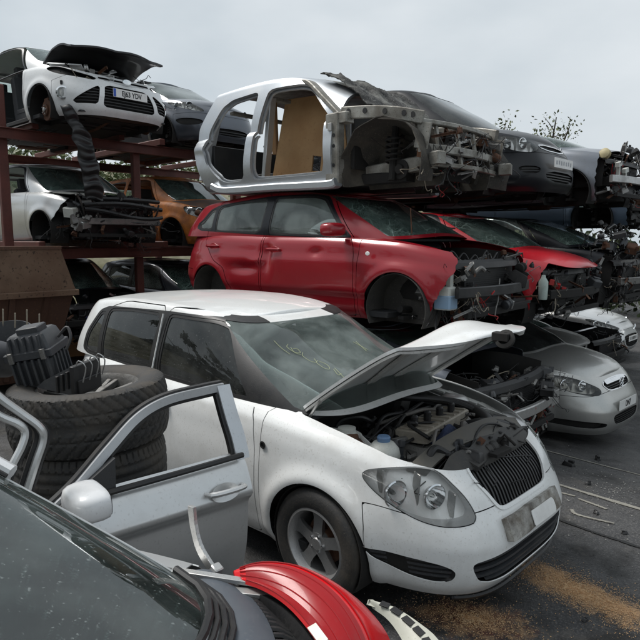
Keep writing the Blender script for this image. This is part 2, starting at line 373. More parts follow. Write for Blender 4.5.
def lerp_curve(pts):
    pts = sorted(pts); X = np.array([p[0] for p in pts], float); Y = np.array([p[1] for p in pts], float)
    # monotone-ish smooth (Catmull-Rom tangents, Hermite)
    h = np.diff(X); d = np.diff(Y) / h; m = np.zeros_like(Y); m[0] = d[0]; m[-1] = d[-1]
    for i in range(1, len(X) - 1): m[i] = 0 if d[i - 1] * d[i] < 0 else (d[i - 1] * h[i] + d[i] * h[i - 1]) / (h[i] + h[i - 1])
    def f(x):
        x = np.clip(np.asarray(x, float), X[0], X[-1]); i = np.clip(np.searchsorted(X, x) - 1, 0, len(X) - 2); t = (x - X[i]) / h[i]
        return (2 * t**3 - 3 * t**2 + 1) * Y[i] + (t**3 - 2 * t**2 + t) * h[i] * m[i] + (-2 * t**3 + 3 * t**2) * Y[i + 1] + (t**3 - t**2) * h[i] * m[i + 1]
    return f
_ng = np.random.default_rng(5).normal(size=(40, 3)); _nph = np.random.default_rng(6).uniform(0, 6.28, 40)
def wobble(P, freq, seed=0):
    """cheap smooth noise in about -1..1"""
    o = np.zeros(len(P))
    for k in range(10): o += np.sin(P @ (_ng[(k + seed * 7) % 40] * freq) + _nph[(k * 3 + seed) % 40])
    return o / 5.

# camera rays: a photo pixel (640 px frame) met with a known height, x or y plane
_F = np.array((math.cos(R(-7.443)) * math.cos(R(133.87)), math.cos(R(-7.443)) * math.sin(R(133.87)), math.sin(R(-7.443)))); _Rt = np.array((math.sin(R(133.87)), -math.cos(R(133.87)), 0.)); _Up = np.cross(_Rt, _F); _O = np.array((2.132, -2.964, 1.904))
def px(u, v, z=None, x=None, y=None):
    d = _F + _Rt * (u - 320) / 609.5 + _Up * (320 - v) / 609.5
    t = (z - _O[2]) / d[2] if z is not None else (x - _O[0]) / d[0] if x is not None else (y - _O[1]) / d[1]
    return _O + t * d

def jag(z): return .030 * np.abs(((np.asarray(z) * 9.3) % 1) - .5) + .016 * np.abs(((np.asarray(z) * 23.7) % 1) - .5)
# ---------------------------------------------------------------- ground heights
def ground_z(x, y):
    y = np.asarray(y, float); t = np.clip((y - .9) / 4.2, 0, 1); return -.50 * (t * t * (3 - 2 * t))

# ---------------------------------------------------------------- car bodies
HATCH = dict(W=.82, n=4.2, nr=5.5, xm=-1.3, res=.034, rows=34,
    nose=[(0, .79), (.12, .83), (.45, .845), (.55, .83), (.75, .775), (.9, .72), (1, .64)],
    tail=[(0, -3.02), (.2, -3.12), (.45, -3.13), (.6, -3.09), (1, -3.0)],
    wv=[(0, .90), (.08, .945), (.2, .972), (.45, 1.0), (.62, .995), (.72, .985), (.88, .965), (.95, .945), (1, .905)],
    zb=[(-3.1, .26), (-2.5, .20), (0, .19), (.84, .185)],
    zt=[(-3.1, .99), (-2.4, .985), (-1.5, .96), (-.4, .935), (.1, .89), (.45, .82), (.7, .74), (.85, .70)],
    crown=[(-3.1, .02), (-.5, .075), (.2, .085), (.7, .05), (.85, .03)],
    axles=(0., -2.465), rax=.335, zax=.305,
    gn=4.6, gnr=7.5, gxm=-1.9,
    gf=[(0, .02), (.35, -.32), (.7, -.66), (.88, -.82), (.96, -.905), (1, -.99)],
    gr=[(0, -3.10), (.5, -3.0), (.88, -2.90), (.96, -2.86), (1, -2.79)],
    gw=[(0, .735), (.2, .725), (.5, .685), (.8, .628), (.9, .608), (.96, .585), (1, .545)],
    zf=[(0, 0), (.5, .53), (.86, .905), (.94, .967), (1, 1)],
    zr=[(-3.0, 1.40), (-2.4, 1.455), (-1.8, 1.472), (-1.2, 1.452), (-.9, 1.42), (0, 1.40)], rcrown=.035,
    cowl=-.27, ws_a=.60, ws_v=(.05, .90))
def variant(wb=2.465, W=.82, h=1., nose=1., **kw):
    """another hatchback: same construction, other wheelbase, width, height; returns (spec, x map, z map)"""
    k = (wb - .5) / 1.965; kw_ = W / .82
    fx = lambda x: x * nose if x > 0 else x if x > -.5 else -.5 + (x + .5) * k
    fz = lambda z: z * h
    d = {}
    for n in ('nose', 'tail', 'gf', 'gr'): d[n] = [(v, fx(x)) for v, x in HATCH[n]]
    for n in ('zb', 'zt', 'crown', 'zr'): d[n] = [(fx(x), fz(z) if n != 'zb' else z) for x, z in HATCH[n]]
    d['gw'] = [(v, w * kw_) for v, w in HATCH['gw']]; d['W'] = W; d['axles'] = (0., -wb); d['xm'] = fx(-1.3); d['gxm'] = fx(-1.9); d['ws_a'] = HATCH['ws_a'] * kw_
    d.update(kw); return d, fx, fz
DOOR_F = [(-.46, .22), (-.46, .70), (-.50, .90), (-.93, 1.395), (-1.09, 1.435), (-1.56, 1.44), (-1.60, 1.40), (-1.63, .95), (-1.62, .24), (-1.58, .20), (-.50, .20)]
DOOR_R = [(-1.645, .24), (-1.655, .95), (-1.625, 1.44), (-2.2, 1.44), (-2.42, 1.38), (-2.52, 1.15), (-2.56, .90), (-2.36, .70), (-2.20, .62), (-2.10, .40), (-2.04, .22), (-1.70, .20)]
WIN_F = [(-.60, .955), (-.68, 1.04), (-.97, 1.36), (-1.10, 1.388), (-1.55, 1.395), (-1.585, 1.37), (-1.60, .99), (-1.58, .965)]
WIN_R = [(-1.70, .965), (-1.665, 1.39), (-2.10, 1.39), (-2.40, 1.37), (-2.44, 1.33), (-2.43, 1.0), (-2.40, .975)]
WIN_Q = [(-2.475, .99), (-2.48, 1.34), (-2.56, 1.335), (-2.69, 1.17), (-2.72, 1.05), (-2.67, 1.0)]
DLO = [(-.55, .945), (-.66, 1.045), (-.95, 1.375), (-1.09, 1.405), (-1.6, 1.41), (-2.45, 1.385), (-2.59, 1.345), (-2.73, 1.17), (-2.76, 1.02), (-2.66, .985), (-1.65, .955)]
def doors_windows(fx, fz, hm=None, handles=True):
    mp = lambda P: [(fx(x), fz(z)) for x, z in P]
    d = [dict(name='front_door', poly=rounded(mp(DOOR_F), 1, .1), handle=(fx(-1.46), fz(.83))), dict(name='rear_door', poly=rounded(mp(DOOR_R), 1, .1), handle=(fx(-2.40), fz(.86)))]
    if hm:
        for q in d: q['hmat'] = hm
    return d, [rounded(mp(P), 1, .12) for P in (WIN_F, WIN_R, WIN_Q)], rounded(mp(DLO), 1, .12)
def superell(th, xm, xf, xr, w, n, nr):
    c = np.cos(th); s = np.sin(th); fr = c >= 0
    nn = np.where(fr, n, nr); e = 2. / nn
    x = xm + np.where(fr, (xf - xm), (xm - xr)) * np.sign(c) * np.abs(c) ** e
    y = w * np.sign(s) * np.abs(s) ** e
    return x, y
def theta_samples(xm, xf, xr, w, n, nr, step):
    th = np.linspace(0, PI, 6001); th = np.sort(np.r_[th, np.geomspace(1e-7, .02, 200), PI - np.geomspace(1e-7, .02, 200), PI/2 + np.geomspace(1e-7, .02, 200), PI/2 - np.geomspace(1e-7, .02, 200)])
    x, y = superell(th, xm, xf, xr, w, n, nr); L = np.r_[0, np.cumsum(np.hypot(np.diff(x), np.diff(y)))]
    m = max(24, int(L[-1] / step)); a = np.linspace(0, L[-1], m + 1); t = np.interp(a, L, th)
    return np.r_[t, -t[-2:0:-1]], np.r_[a, -a[-2:0:-1]]
class Car:
    """analytic body of one car: makes the surfaces, the builder below cuts them"""
    def __init__(c, dent=None, **kw):
        p = dict(HATCH); p.update(kw); c.p = p; c.dent = dent
        for k in ('nose', 'tail', 'wv', 'zb', 'zt', 'crown', 'gf', 'gr', 'gw', 'zf', 'zr'): setattr(c, k, lerp_curve(p[k]))
        W = p['W']; n = p['n']; nr = p['nr']; xm = p['xm']
        th, a = theta_samples(xm, float(c.nose(.5)), float(c.tail(.5)), W, n, nr, p['res']); c.th, c.al = th, a
        v = np.linspace(0, 1, p['rows']); T, Vv = np.meshgrid(th, v, indexing='ij'); A = np.repeat(a[:, None], len(v), 1)
        x, y = superell(T, xm, c.nose(Vv), c.tail(Vv), W * c.wv(Vv), n, nr); z = c.zb(x) + (c.zt(x) - c.zb(x)) * Vv
        side = np.abs(y) / W
        for ax in p['axles']:                                   # swollen wheel arch lips
            r = np.hypot(x - ax, z - p['zax']); y = y + np.sign(y) * np.where(side > .8, .022 * np.exp(-((r - p['rax'] - .02) / .055) ** 2), 0)
        P = np.stack([x, y, z], -1); c.body = grid_surface(c.dented(P), A, Vv, True, np.array((-1.2, 0, .5)))
        # top deck: straight lines from one edge to the other
        k = len(a) // 2 + 1; h = 21; u = np.linspace(1, -1, h); up = th[:k]; xt, yt = superell(up, xm, c.nose(1.), c.tail(1.), W * c.wv(1.), n, nr)
        X = np.repeat(xt[:, None], h, 1); Y = yt[:, None] * u[None]; Z = c.zt(X) + c.crown(X) * (1 - u[None] ** 2) * np.clip(yt[:, None] / (W * .6), 0, 1)
        c.deck = grid_surface(c.dented(np.stack([X, Y, Z], -1)), Y, np.repeat(u[None], k, 0), False, None)
        if c.deck.V[:, 5].mean() < 0: c.flip(c.deck)
        # greenhouse
        gxm = p['gxm']; th, a = theta_samples(gxm, float(c.gf(.5)), float(c.gr(.5)), float(c.gw(.5)), p['gn'], p['gnr'], p['res']); c.gal = a
        v = np.linspace(0, 1, max(14, p['rows'] * 3 // 4)); T, Vv = np.meshgrid(th, v, indexing='ij'); A = np.repeat(a[:, None], len(v), 1)
        x, y = superell(T, gxm, c.gf(Vv), c.gr(Vv), c.gw(Vv), p['gn'], p['gnr'])
        z0 = c.deck_z(x, y) - .012; z1 = c.zr(x); z = z0 + (z1 - z0) * c.zf(Vv)
        c.house = grid_surface(c.dented(np.stack([x, y, z], -1)), A, Vv, True, np.array((-1.9, 0, 1.1)))
        k = len(a) // 2 + 1; up = th[:k]; xt, yt = superell(up, gxm, c.gf(1.), c.gr(1.), c.gw(1.), p['gn'], p['gnr'])
        X = np.repeat(xt[:, None], h, 1); Y = yt[:, None] * u[None]; wr = float(c.gw(1.))
        Z = c.zr(X) + p['rcrown'] * (1 - u[None] ** 2) * np.clip(yt[:, None] / (wr * .5), 0, 1)
        c.roof = grid_surface(c.dented(np.stack([X, Y, Z], -1)), Y, np.repeat(u[None], k, 0), False, None)
        if c.roof.V[:, 5].mean() < 0: c.flip(c.roof)
    def dented(c, P):
        if c.dent is None: return P
        sh = P.shape; return c.dent(P.reshape(-1, 3)).reshape(sh)
    def flip(c, s): s.F = [f[::-1] for f in s.F]; s.V[:, 3:6] *= -1
    def deck_z(c, x, y):
        W = c.p['W'] * .9; return c.zt(x) + c.crown(x) * np.clip(1 - (y / W) ** 2, 0, 1)
    def a_y(c, y):
        """unrolled distance from the nose centre for a half width y on the front"""
        t = np.abs(c.th[:len(c.th) // 2 + 1]); x, yy = superell(t, c.p['xm'], float(c.nose(.5)), float(c.tail(.5)), c.p['W'], c.p['n'], c.p['nr'])
        k = np.argmax(yy); return float(np.interp(y, yy[:k + 1], c.al[:k + 1]))
    def a_x(c, x):
        t = np.abs(c.th[:len(c.th) // 2 + 1]); xx, yy = superell(t, c.p['xm'], float(c.nose(.5)), float(c.tail(.5)), c.p['W'], c.p['n'], c.p['nr'])
        return float(np.interp(-x, -xx, c.al[:len(xx)]))
def by_side(s):
    """-> right (y<0), left"""
    return split(s, s.y)
def inset(s, d, depth_dir=(-1, 0, 0)):
    V = s.V.copy(); V[:, :3] += np.array(depth_dir) * d; return S(V, s.F)
def bucket(s, back):
    """side walls joining the rim of s with the rim of back (same faces)"""
    edges = {}
    for f in s.F:
        for k in range(len(f)):
            i, j = f[k], f[(k + 1) % len(f)]
            if (j, i) in edges: del edges[(j, i)]
            else: edges[(i, j)] = 1
    n = len(s.V); V = np.vstack([s.V, back.V]); F = [(i, j, j + n, i + n) for i, j in edges]
    t = S(V, F); t.renormal(); return t

def make_wheel(parent, c, side, r=.305, w=.195, rim_mat=None, spokes=5, hubcap=False, tread=None, steer=0.):
    """wheel > tyre, rim; axis along y; side -1 = right"""
    root = bpy.data.objects.new('wheel', None); COL.objects.link(root); root.parent = parent; root.location = c; root.rotation_euler = (0, 0, steer)
    rr = r * .655; M = np.array(((1, 0, 0), (0, 0, side), (0, -side, 0)), float)
    prof = [(rr - .012, -w * .44), (rr + .01, -w * .5), (r * .86, -w * .53), (r * .955, -w * .47), (r * .985, -w * .38)]
    for k in range(9):
        z = -w * .36 + w * .72 * k / 8; prof.append((r - (.008 if k in (2, 6) else 0) - .004 * abs(k - 4) / 4, z))
    prof += [(r * .985, w * .38), (r * .955, w * .47), (r * .86, w * .53), (rr + .01, w * .5), (rr - .012, w * .44)]
    MB().lathe(prof, (0, 0, 0), M, 56, False).build('tyre', rubber, root, 50)
    m = MB(); m.lathe([(rr - .03, -w * .46), (rr + .004, -w * .46), (rr + .004, w * .47), (rr - .012, w * .49), (rr - .022, w * .40), (rr - .035, w * .1), (rr - .03, -w * .46)], (0, 0, 0), M, 48, False)
    d = w * .36
    m.lathe([(0, d + .004), (.03, d + .004), (.036, d - .004), (.06, d - .006), (.066, d - .05), (0, d - .06)][::-1], (0, 0, 0), M, 24)
    for k in range(spokes):
        a = 2 * PI * k / spokes + .3; Rz = rotm(0, 0, a)
        pl = [(.03, -.036), (.09, -.030), (rr * .7, -.034), (rr - .016, -.058), (rr - .016, .058), (rr * .7, .034), (.09, .030), (.03, .036)]
        pts = np.array([(x, y, d - .002 - .018 * (x / rr)) for x, y in pl] + [(x, y * .7, d - .045) for x, y in pl]) @ Rz.T @ M.T; n = 8
        m.add(pts, [tuple(range(n)), tuple(range(2 * n - 1, n - 1, -1))] + [(i + 1 if i < n - 1 else 0, i, i + n, (i + 1) % n + n) for i in range(n)])
    m.build('rim', rim_mat or alu, root, 30)
    b = MB(); b.lathe([(0, -.02), (.125, -.02), (.125, -.005), (.07, -.003), (.07, .03), (0, .03)], (0, 0, 0), M, 32); b.build('brake_disc', rust, root)
    for k in range(5):
        a = 2 * PI * k / 5; MB().lathe([(.008, d - .02), (.008, d + .004), (0, d + .006)], np.array((.045 * math.cos(a), .045 * math.sin(a), 0)) @ M.T, M, 8).build('wheel_bolt', chrome, root)
    return root
def make_hub(parent, c, side, r=.14):
    """bare brake disc and hub where a wheel is missing"""
    root = bpy.data.objects.new('brake_disc', None); COL.objects.link(root); root.parent = parent; root.location = c
    M = np.array(((1, 0, 0), (0, 0, side), (0, -side, 0)), float)
    MB().lathe([(0, -.012), (r, -.012), (r, .012), (r * .55, .012), (r * .55, .04), (0, .04)], (0, 0, 0), M, 36).build('disc', rust, root)
    MB().lathe([(.03, .03), (.034, .055), (.022, .062), (0, .062)], (0, 0, 0), M, 20).build('hub', alu, root)
    m = MB()
    for k in range(5):
        a = 2 * PI * k / 5; m.lathe([(.008, .03), (.008, .055), (0, .056)], np.array((.055 * math.cos(a), .055 * math.sin(a), 0)) @ M.T, M, 8)
    m.build('stud', alu, root); MB().box((-.02, -side * .03, r * .85), (.12, .07, .09)).build('caliper', rust, root)
    return root
def arch_liner(parent, c, ax, side, mat=None):
    p = c.p; r = p['rax'] - .012; y0 = side * (p['W'] - .035); y1 = side * (p['W'] - .30)
    n = 26; G = []
    for k in range(n):
        a = R(-28) + (PI + R(56)) * k / (n - 1); G.append([(ax + r * math.cos(a), y, p['zax'] + r * math.sin(a)) for y in (y0, (y0 + y1) / 2, y1)])
    G = np.array(G); G[:, :, 2] = np.maximum(G[:, :, 2], .14)
    m = MB(); m.sheet(G if side > 0 else G[:, ::-1], .006)
    poly = [(ax + r * math.cos(R(-28) + (PI + R(56)) * k / 19), p['zax'] + r * math.sin(R(-28) + (PI + R(56)) * k / 19)) for k in range(20)]
    m.add([(x, y1, z) for x, z in poly] + [(x, y1 - side * .01, z) for x, z in poly], [tuple(range(20)), tuple(range(39, 19, -1))])
    return m.build('wheel_arch_liner', mat or dark_void, parent)
def seat(parent, x, y, z0=.30, head=True, mat=None):
    m = MB(); m.box((x, y, z0 + .10), (.50, .48, .18)); m.box((x - .30, y, z0 + .45), (.14, .46, .62), rotm(0, R(-16), 0), .86)
    m.box((x + .05, y - .21, z0 + .19), (.40, .07, .06)); m.box((x + .05, y + .21, z0 + .19), (.40, .07, .06))
    o = m.build('seat', mat or cabin_grey, parent)
    if head:
        h = MB(); h.box((x - .41, y, z0 + .84), (.10, .25, .17), rotm(0, R(-10), 0)); h.tube([(x - .39, y - .06, z0 + .70), (x - .405, y - .06, z0 + .80)], .007); h.tube([(x - .39, y + .06, z0 + .70), (x - .405, y + .06, z0 + .80)], .007)
        h.build('headrest', mat or cabin_grey, o)
    return o
def interior(parent, c, right_hand=True, seats=True, z0=.30):
    p = c.p; W = p['W']; xr = p['tail'][2][1]
    MB().box((-1.55, 0, z0 - .06), (2.9, 2 * W - .14, .05)).build('floor_pan', cabin, parent)
    m = MB(); G = []
    for k in range(9):
        t = k / 8; G.append([(-.18 - .55 * t + .02 * math.sin(t * 9), y, .93 - .03 * t - .22 * max(0, t - .75) * 4 * .5) for y in np.linspace(-.62, .62, 9)])
    m.sheet(np.array(G)[:, ::-1], .02); m.box((-.55, 0, .72), (.34, 1.2, .34)); m.build('dashboard', cabin, parent)
    if seats:
        for y in (-.36, .36): seat(parent, -1.25, y, z0)
        m = MB(); m.box((-2.25, 0, z0 + .12), (.46, 1.16, .18)); m.box((-2.55, 0, z0 + .45), (.14, 1.16, .56), rotm(0, R(-18), 0)); m.build('rear_bench', cabin_grey, parent)
        for y in (-.34, .34): MB().box((-2.66, y, z0 + .80), (.08, .22, .13)).build('headrest', cabin_grey, parent)
        sw = MB(); y = -.36 if right_hand else .36; t = np.linspace(0, 2 * PI, 25); M = rotm(0, R(-24), 0)
        sw.tube(np.c_[np.zeros(25), .18 * np.cos(t), .18 * np.sin(t)] @ M.T + np.array((-.80, y, .86)), .014, 8, False); sw.box((-.79, y, .86), (.03, .12, .10), M); sw.bar((-.79, y - .17, .86), (-.79, y + .17, .86), .02, .03); sw.bar((-.6, y, .80), (-.79, y, .86), .04, .04)
        sw.build('steering_wheel', cabin, parent)
def underbody(parent, c, seed=0, springs=True):
    p = c.p; W = p['W']; r = random.Random(seed + 91); a1 = p['axles'][1]
    m = MB(); m.box((-1.25, 0, .235), (2.0, 2 * W - .22, .07)); m.box((a1 - .05, 0, .31), (.85, 1.0, .12)); m.box((-.02, 0, .30), (.7, .96, .14)); m.build('floor_pan', dark_void, parent)
    m = MB(); m.tube(hose([(.2, .05, .26), (-.4, .1, .20), (-1.4, .12, .20), (a1 + .4, .14, .22), (a1, -.2, .28), (a1 - .5, -.3, .26)], 30), .028, 8); m.lathe([(.03, -.28), (.09, -.24), (.09, .24), (.03, .28)], (a1 - .3, .28, .25), rotm(R(90), 0, 0), 14); m.lathe([(.03, -.2), (.07, -.16), (.07, .16), (.03, .2)], (-.8, .11, .2), rotm(0, R(90), 0), 12); m.build('exhaust', rust, parent)
    for ax in p['axles']:
        m = MB(); m.tube([(ax, -W + .12, .30), (ax - .03, -.3, .25), (ax - .03, .3, .25), (ax, W - .12, .30)], .032, 8)
        for s in (-1, 1):
            m.bar((ax + .12, s * .30, .22), (ax, s * (W - .14), .22), .06, .03); m.bar((ax - .18, s * .30, .22), (ax, s * (W - .14), .22), .06, .03)
            if not springs: continue
            m.tube([(ax, s * (W - .2), .2), (ax, s * (W - .22), .62)], .026, 8); t = np.linspace(0, 12 * PI, 90); m.tube(np.c_[ax + .05 * np.cos(t), s * (W - .21) + .05 * np.sin(t), .34 + .24 * t / (12 * PI)], .007, 5)
        m.build('suspension', dark_void if ax == 0 else rust, parent)
    m = MB()
    for k in range(5):
        y = -.5 + .07 * k; m.tube(hose([(-.1, y, .26), (-1, y + r.uniform(-.03, .03), .195), (a1 + .3, y, .2)], 10), .008, 5)
    m.build('brake_pipes', black_plastic, parent)
def clutter(parent, lo, hi, seed, n=26, mats=None, plain=False, names=('bracket', 'hose', 'housing', 'wiring')):
    """torn-off bits filling a volume: housings, brackets, hoses, wires"""
    r = random.Random(seed); lo = np.array(lo, float); hi = np.array(hi, float); d = hi - lo
    mats = mats or [black_plastic, dark_void, dull_alu, grey_plastic, black_plastic, rust]
    pt = lambda: lo + d * np.array([r.random(), r.random(), r.random()])
    for k in range(n):
        t = r.random(); p = pt(); mt = r.choice(mats)
        if t < .28:
            m = MB(); s = np.array([r.uniform(.03, .13), r.uniform(.04, .15), r.uniform(.02, .09)]) * r.choice([.6, 1, 1.25]); M = rotm(r.uniform(-.5, .5), r.uniform(-.5, .5), r.uniform(-.6, .6)); m.box(p, s, M, r.uniform(.6, 1))
            for q in range(r.randint(2, 5)): m.box(p + M @ (np.array([r.uniform(-.5, .5), r.uniform(-.5, .5), r.choice([-.5, .5])]) * s), s * np.array([r.uniform(.1, .5), r.uniform(.1, .5), r.uniform(.2, .6)]), M)
            m.build(names[2], mt, parent)
        elif t < .50:
            m = MB(); M = rotm(r.uniform(-.6, .6), r.uniform(-.6, .6), r.uniform(-1.5, 1.5)); L = r.uniform(.10, .34)
            w = r.uniform(.012, .04); m.box(p, (L, w, .004), M); m.box(p + M @ np.array((L / 2, 0, -L * .15)), (.004, w, L * .3), M @ rotm(0, r.uniform(-.4, .4), 0)); m.box(p + M @ np.array((0, w / 2, -.010)), (L, .003, .020), M); m.lathe([(.010, 0), (.010, .012), (0, .014)], p + M @ np.array((L * .3, 0, 0)), M, 8)
            m.build(names[0], r.choice([dull_alu, rust, dark_void, black_plastic, alu, dull_alu]), parent)
        elif t < .72:
            a = pt(); b = a + (pt() - a) * .7; mid = (a + b) / 2 + np.array([r.uniform(-.06, .06), 0, r.uniform(-.05, .08)])
            m = MB(); m.tube(hose([a, a * .6 + mid * .4 + np.array((0, 0, .03)), mid, b], 16), r.choice([.007, .010, .014, .020]), 8); m.build(names[1], r.choice([seal, seal, black_plastic, dull_alu]), parent)
        elif t < .93:
            m = MB(); a = pt()
            for q in range(6):
                b = a + np.array([r.uniform(-.15, .2), r.uniform(-.3, .3), r.uniform(-.26, .06)]); m.tube(hose([a + np.array([r.uniform(-.02, .02)] * 3), (a + b) / 2 + np.array((r.uniform(-.04, .04), 0, r.uniform(-.12, .05))), b + np.array((.0, r.uniform(-.05, .05), .03)), b], 11), r.uniform(.002, .005), 5)
            m.build(names[3], seal if plain else (red_bits if r.random() < .07 else r.choice([seal, seal, seal, black_plastic, dull_alu, rope])), parent)
        else:
            m = MB(); M = rotm(r.uniform(-1.6, 1.6), r.uniform(-1.6, 1.6), 0); q = r.uniform(.02, .05); h = r.uniform(.02, .06); m.lathe([(q * .4, -h), (q, -h * .8), (q, -h * .2), (q * .8, 0), (q, h * .2), (q, h * .7), (q * .7, h), (q * .3, h * 1.1), (0, h * 1.1)], p, M, 16); m.build('pulley', mt, parent)
def stripped_front(parent, c, seed, x0=.18, beam=True, n=34, zlo=.22, zhi=.80, lamps=False, beam_mat=None):
    """what is left once bumper, wings and lamps are off: rails, crash beam, radiator, slam panel, loose bits"""
    W = c.p['W'] - .12; r = random.Random(seed)
    for s in (-1, 1): MB().bar((-.25, s * .50, .47), (x0 + .34, s * .50, .45), .08, .12).build('chassis_rail', dark_void, parent)
    for s in (-1, 1):
        G = np.array([[(x, s * (.60 + .05 * math.sin(x * 5) + .02 * math.cos(z * 14)), z) for z in np.linspace(.38, .84 - .12 * max(0, x), 8)] for x in np.linspace(-.35, x0 + .2, 10)])
        MB().sheet(G if s < 0 else G[:, ::-1], .006).build('inner_wing', dark_void, parent)
    m = MB(); m.box((x0 + .24, 0, .50), (.05, 2 * W * .62, .42))
    for k in range(22): m.box((x0 + .268, 0, .31 + .018 * k), (.008, 2 * W * .58, .006))
    m.build('radiator', black_plastic, parent)
    m = MB(); y = np.linspace(-W * .92, W * .92, 13); G = [[(x0 + .30 + dx - .10 * (q / W) ** 2, q, .72 + dz) for q in y] for dx, dz in ((-.07, .012), (-.03, .02), (.01, 0), (.02, -.05))]
    m.sheet(np.array(G)[:, ::-1], .006); m.build('slam_panel', black_plastic, parent)
    if beam:
        m = MB(); path = np.array([(x0 + .42 - .12 * (q / W) ** 2, q, .47) for q in y])
        m.rail(path, .05, .095); m.build('crash_beam', beam_mat or (dark_void if seed % 2 else dull_alu), parent)
        m = MB(); m.bar((x0 + .36, -W * .8, .27), (x0 + .36, W * .8, .27), .04, .05); m.build('lower_beam', dark_void, parent)
    W -= .06
    for k in range(3): clutter(parent, (x0 - (.25 if k == 1 else .02), -W + 2 * W * k / 3, zlo), (x0 + .42, -W + 2 * W * (k + 1) / 3, zhi), seed * 3 + k, int(n * .6))
def plate(parent, c, loc, rotz=0, text='', yellow=False, w=.52, h=.111, tilt=0., blue=True, size=.085):
    root = bpy.data.objects.new('number_plate', None); COL.objects.link(root); root.parent = parent; root.location = loc; root.rotation_euler = (0, tilt, rotz)
    m = MB(); m.box((0, 0, 0), (.006, w, h)); m.build('plate_blank', plate_yellow if yellow else plate_white, root)
    if blue: MB().box((.0035, -w / 2 + .022, 0), (.003, .038, h - .008)).build('blue_band', plate_blue, root)
    if text: lettering(root, text, (.0045, .018 if blue else 0, -size * .37), (R(90), 0, R(90)), size * 1.12, ink, 'plate_text').scale = (.80, 1, 1)
    return root
def lettering(parent, text, loc, rot, size, mat, name='lettering', ext=.0008):
    cu = bpy.data.curves.new(name, 'FONT'); cu.body = text; cu.size = size; cu.align_x = 'CENTER'; cu.extrude = ext; cu.offset = size * .022
    o = bpy.data.objects.new(name, cu); COL.objects.link(o); dg = bpy.context.evaluated_depsgraph_get(); me = bpy.data.meshes.new_from_object(o.evaluated_get(dg)); bpy.data.objects.remove(o)
    me.materials.clear(); q = link(name, me, mat, parent); q.location = loc; q.rotation_euler = rot; return q
def headlamp(parent, c, lampS, depth=.10, mats=None, projector=True, amber_side=False):
    """headlamp > lens, reflector, housing, bulbs: one per side"""
    out = []
    for s, sd in zip(by_side(lampS), (-1, 1)):
        if not s.F: continue
        root = bpy.data.objects.new('headlight', None); COL.objects.link(root); root.parent = parent
        panel('lens', s.offset(.002), lens, root, 0)
        d = np.array((-.8, -sd * .35, 0)); bk = inset(s, depth, d)
        panel('reflector', bk, reflector if mats is None else mats[0], root, 0)
        panel('housing', bucket(s.offset(-.004), bk), black_plastic if mats is None else mats[1], root, 0)
        cx = s.V[:, :3].mean(0); lo = s.V[:, :3].min(0); hi = s.V[:, :3].max(0)
        if projector:
            for f, rad in ((.40, .062), (.72, .058)):
                q = lo[0] + (hi[0] - lo[0]) * f; k = np.argmin(np.abs(s.V[:, 0] - q) + np.abs(s.V[:, 2] - cx[2]) * .8); p = s.V[k, :3] + d * depth * .62
                M = np.array(((0, 0, 1), (0, 1, 0), (-1, 0, 0)), float); M = rotm(0, 0, sd * .30) @ M
                m = MB(); m.lathe([(rad * 1.12, .030), (rad, .034), (rad * .92, .012), (rad * .7, -.012), (rad * .4, -.026), (rad * .16, -.030)], p, M, 28, False); m.build('reflector_bowl', chrome, root)
                m = MB(); m.lathe([(.012, -.03), (.012, .008), (.008, .018), (0, .020)], p, M, 12); m.build('bulb', alu if f < .5 else lens, root)
            for f in (.22, .56, .86):
                q = lo[0] + (hi[0] - lo[0]) * f; col_ = s.V[np.abs(s.V[:, 0] - q) < .03]
                if len(col_) > 2: zc = (col_[:, 2].min() + col_[:, 2].max()) / 2; hh = col_[:, 2].max() - col_[:, 2].min(); MB().box((q - .045, col_[:, 1].mean() - sd * .03, zc), (.05, .008, hh * .86), rotm(0, .12, sd * .3)).build('divider', alu, root)
        if amber_side:
            k = np.argmin(s.V[:, 0] - .4 * s.V[:, 2]); p = s.V[k, :3] + d * depth * .5 + np.array((.06, 0, 0)); MB().box(p, (.07, .05, .035)).build('indicator', amber, root)
        out.append(root)
    return out
def strips(s, coord, centres, width, name, mat, parent, t=.012, off=0.):
    """cut narrow bands out of a surface: grille slats that follow it"""
    for q in centres:
        a, _ = split(s, coord(s) - q - width / 2)
        if a.F: a, _ = split(a, q - width / 2 - coord(a))
        if a.F: panel(name, a.offset(off), mat, parent, t)
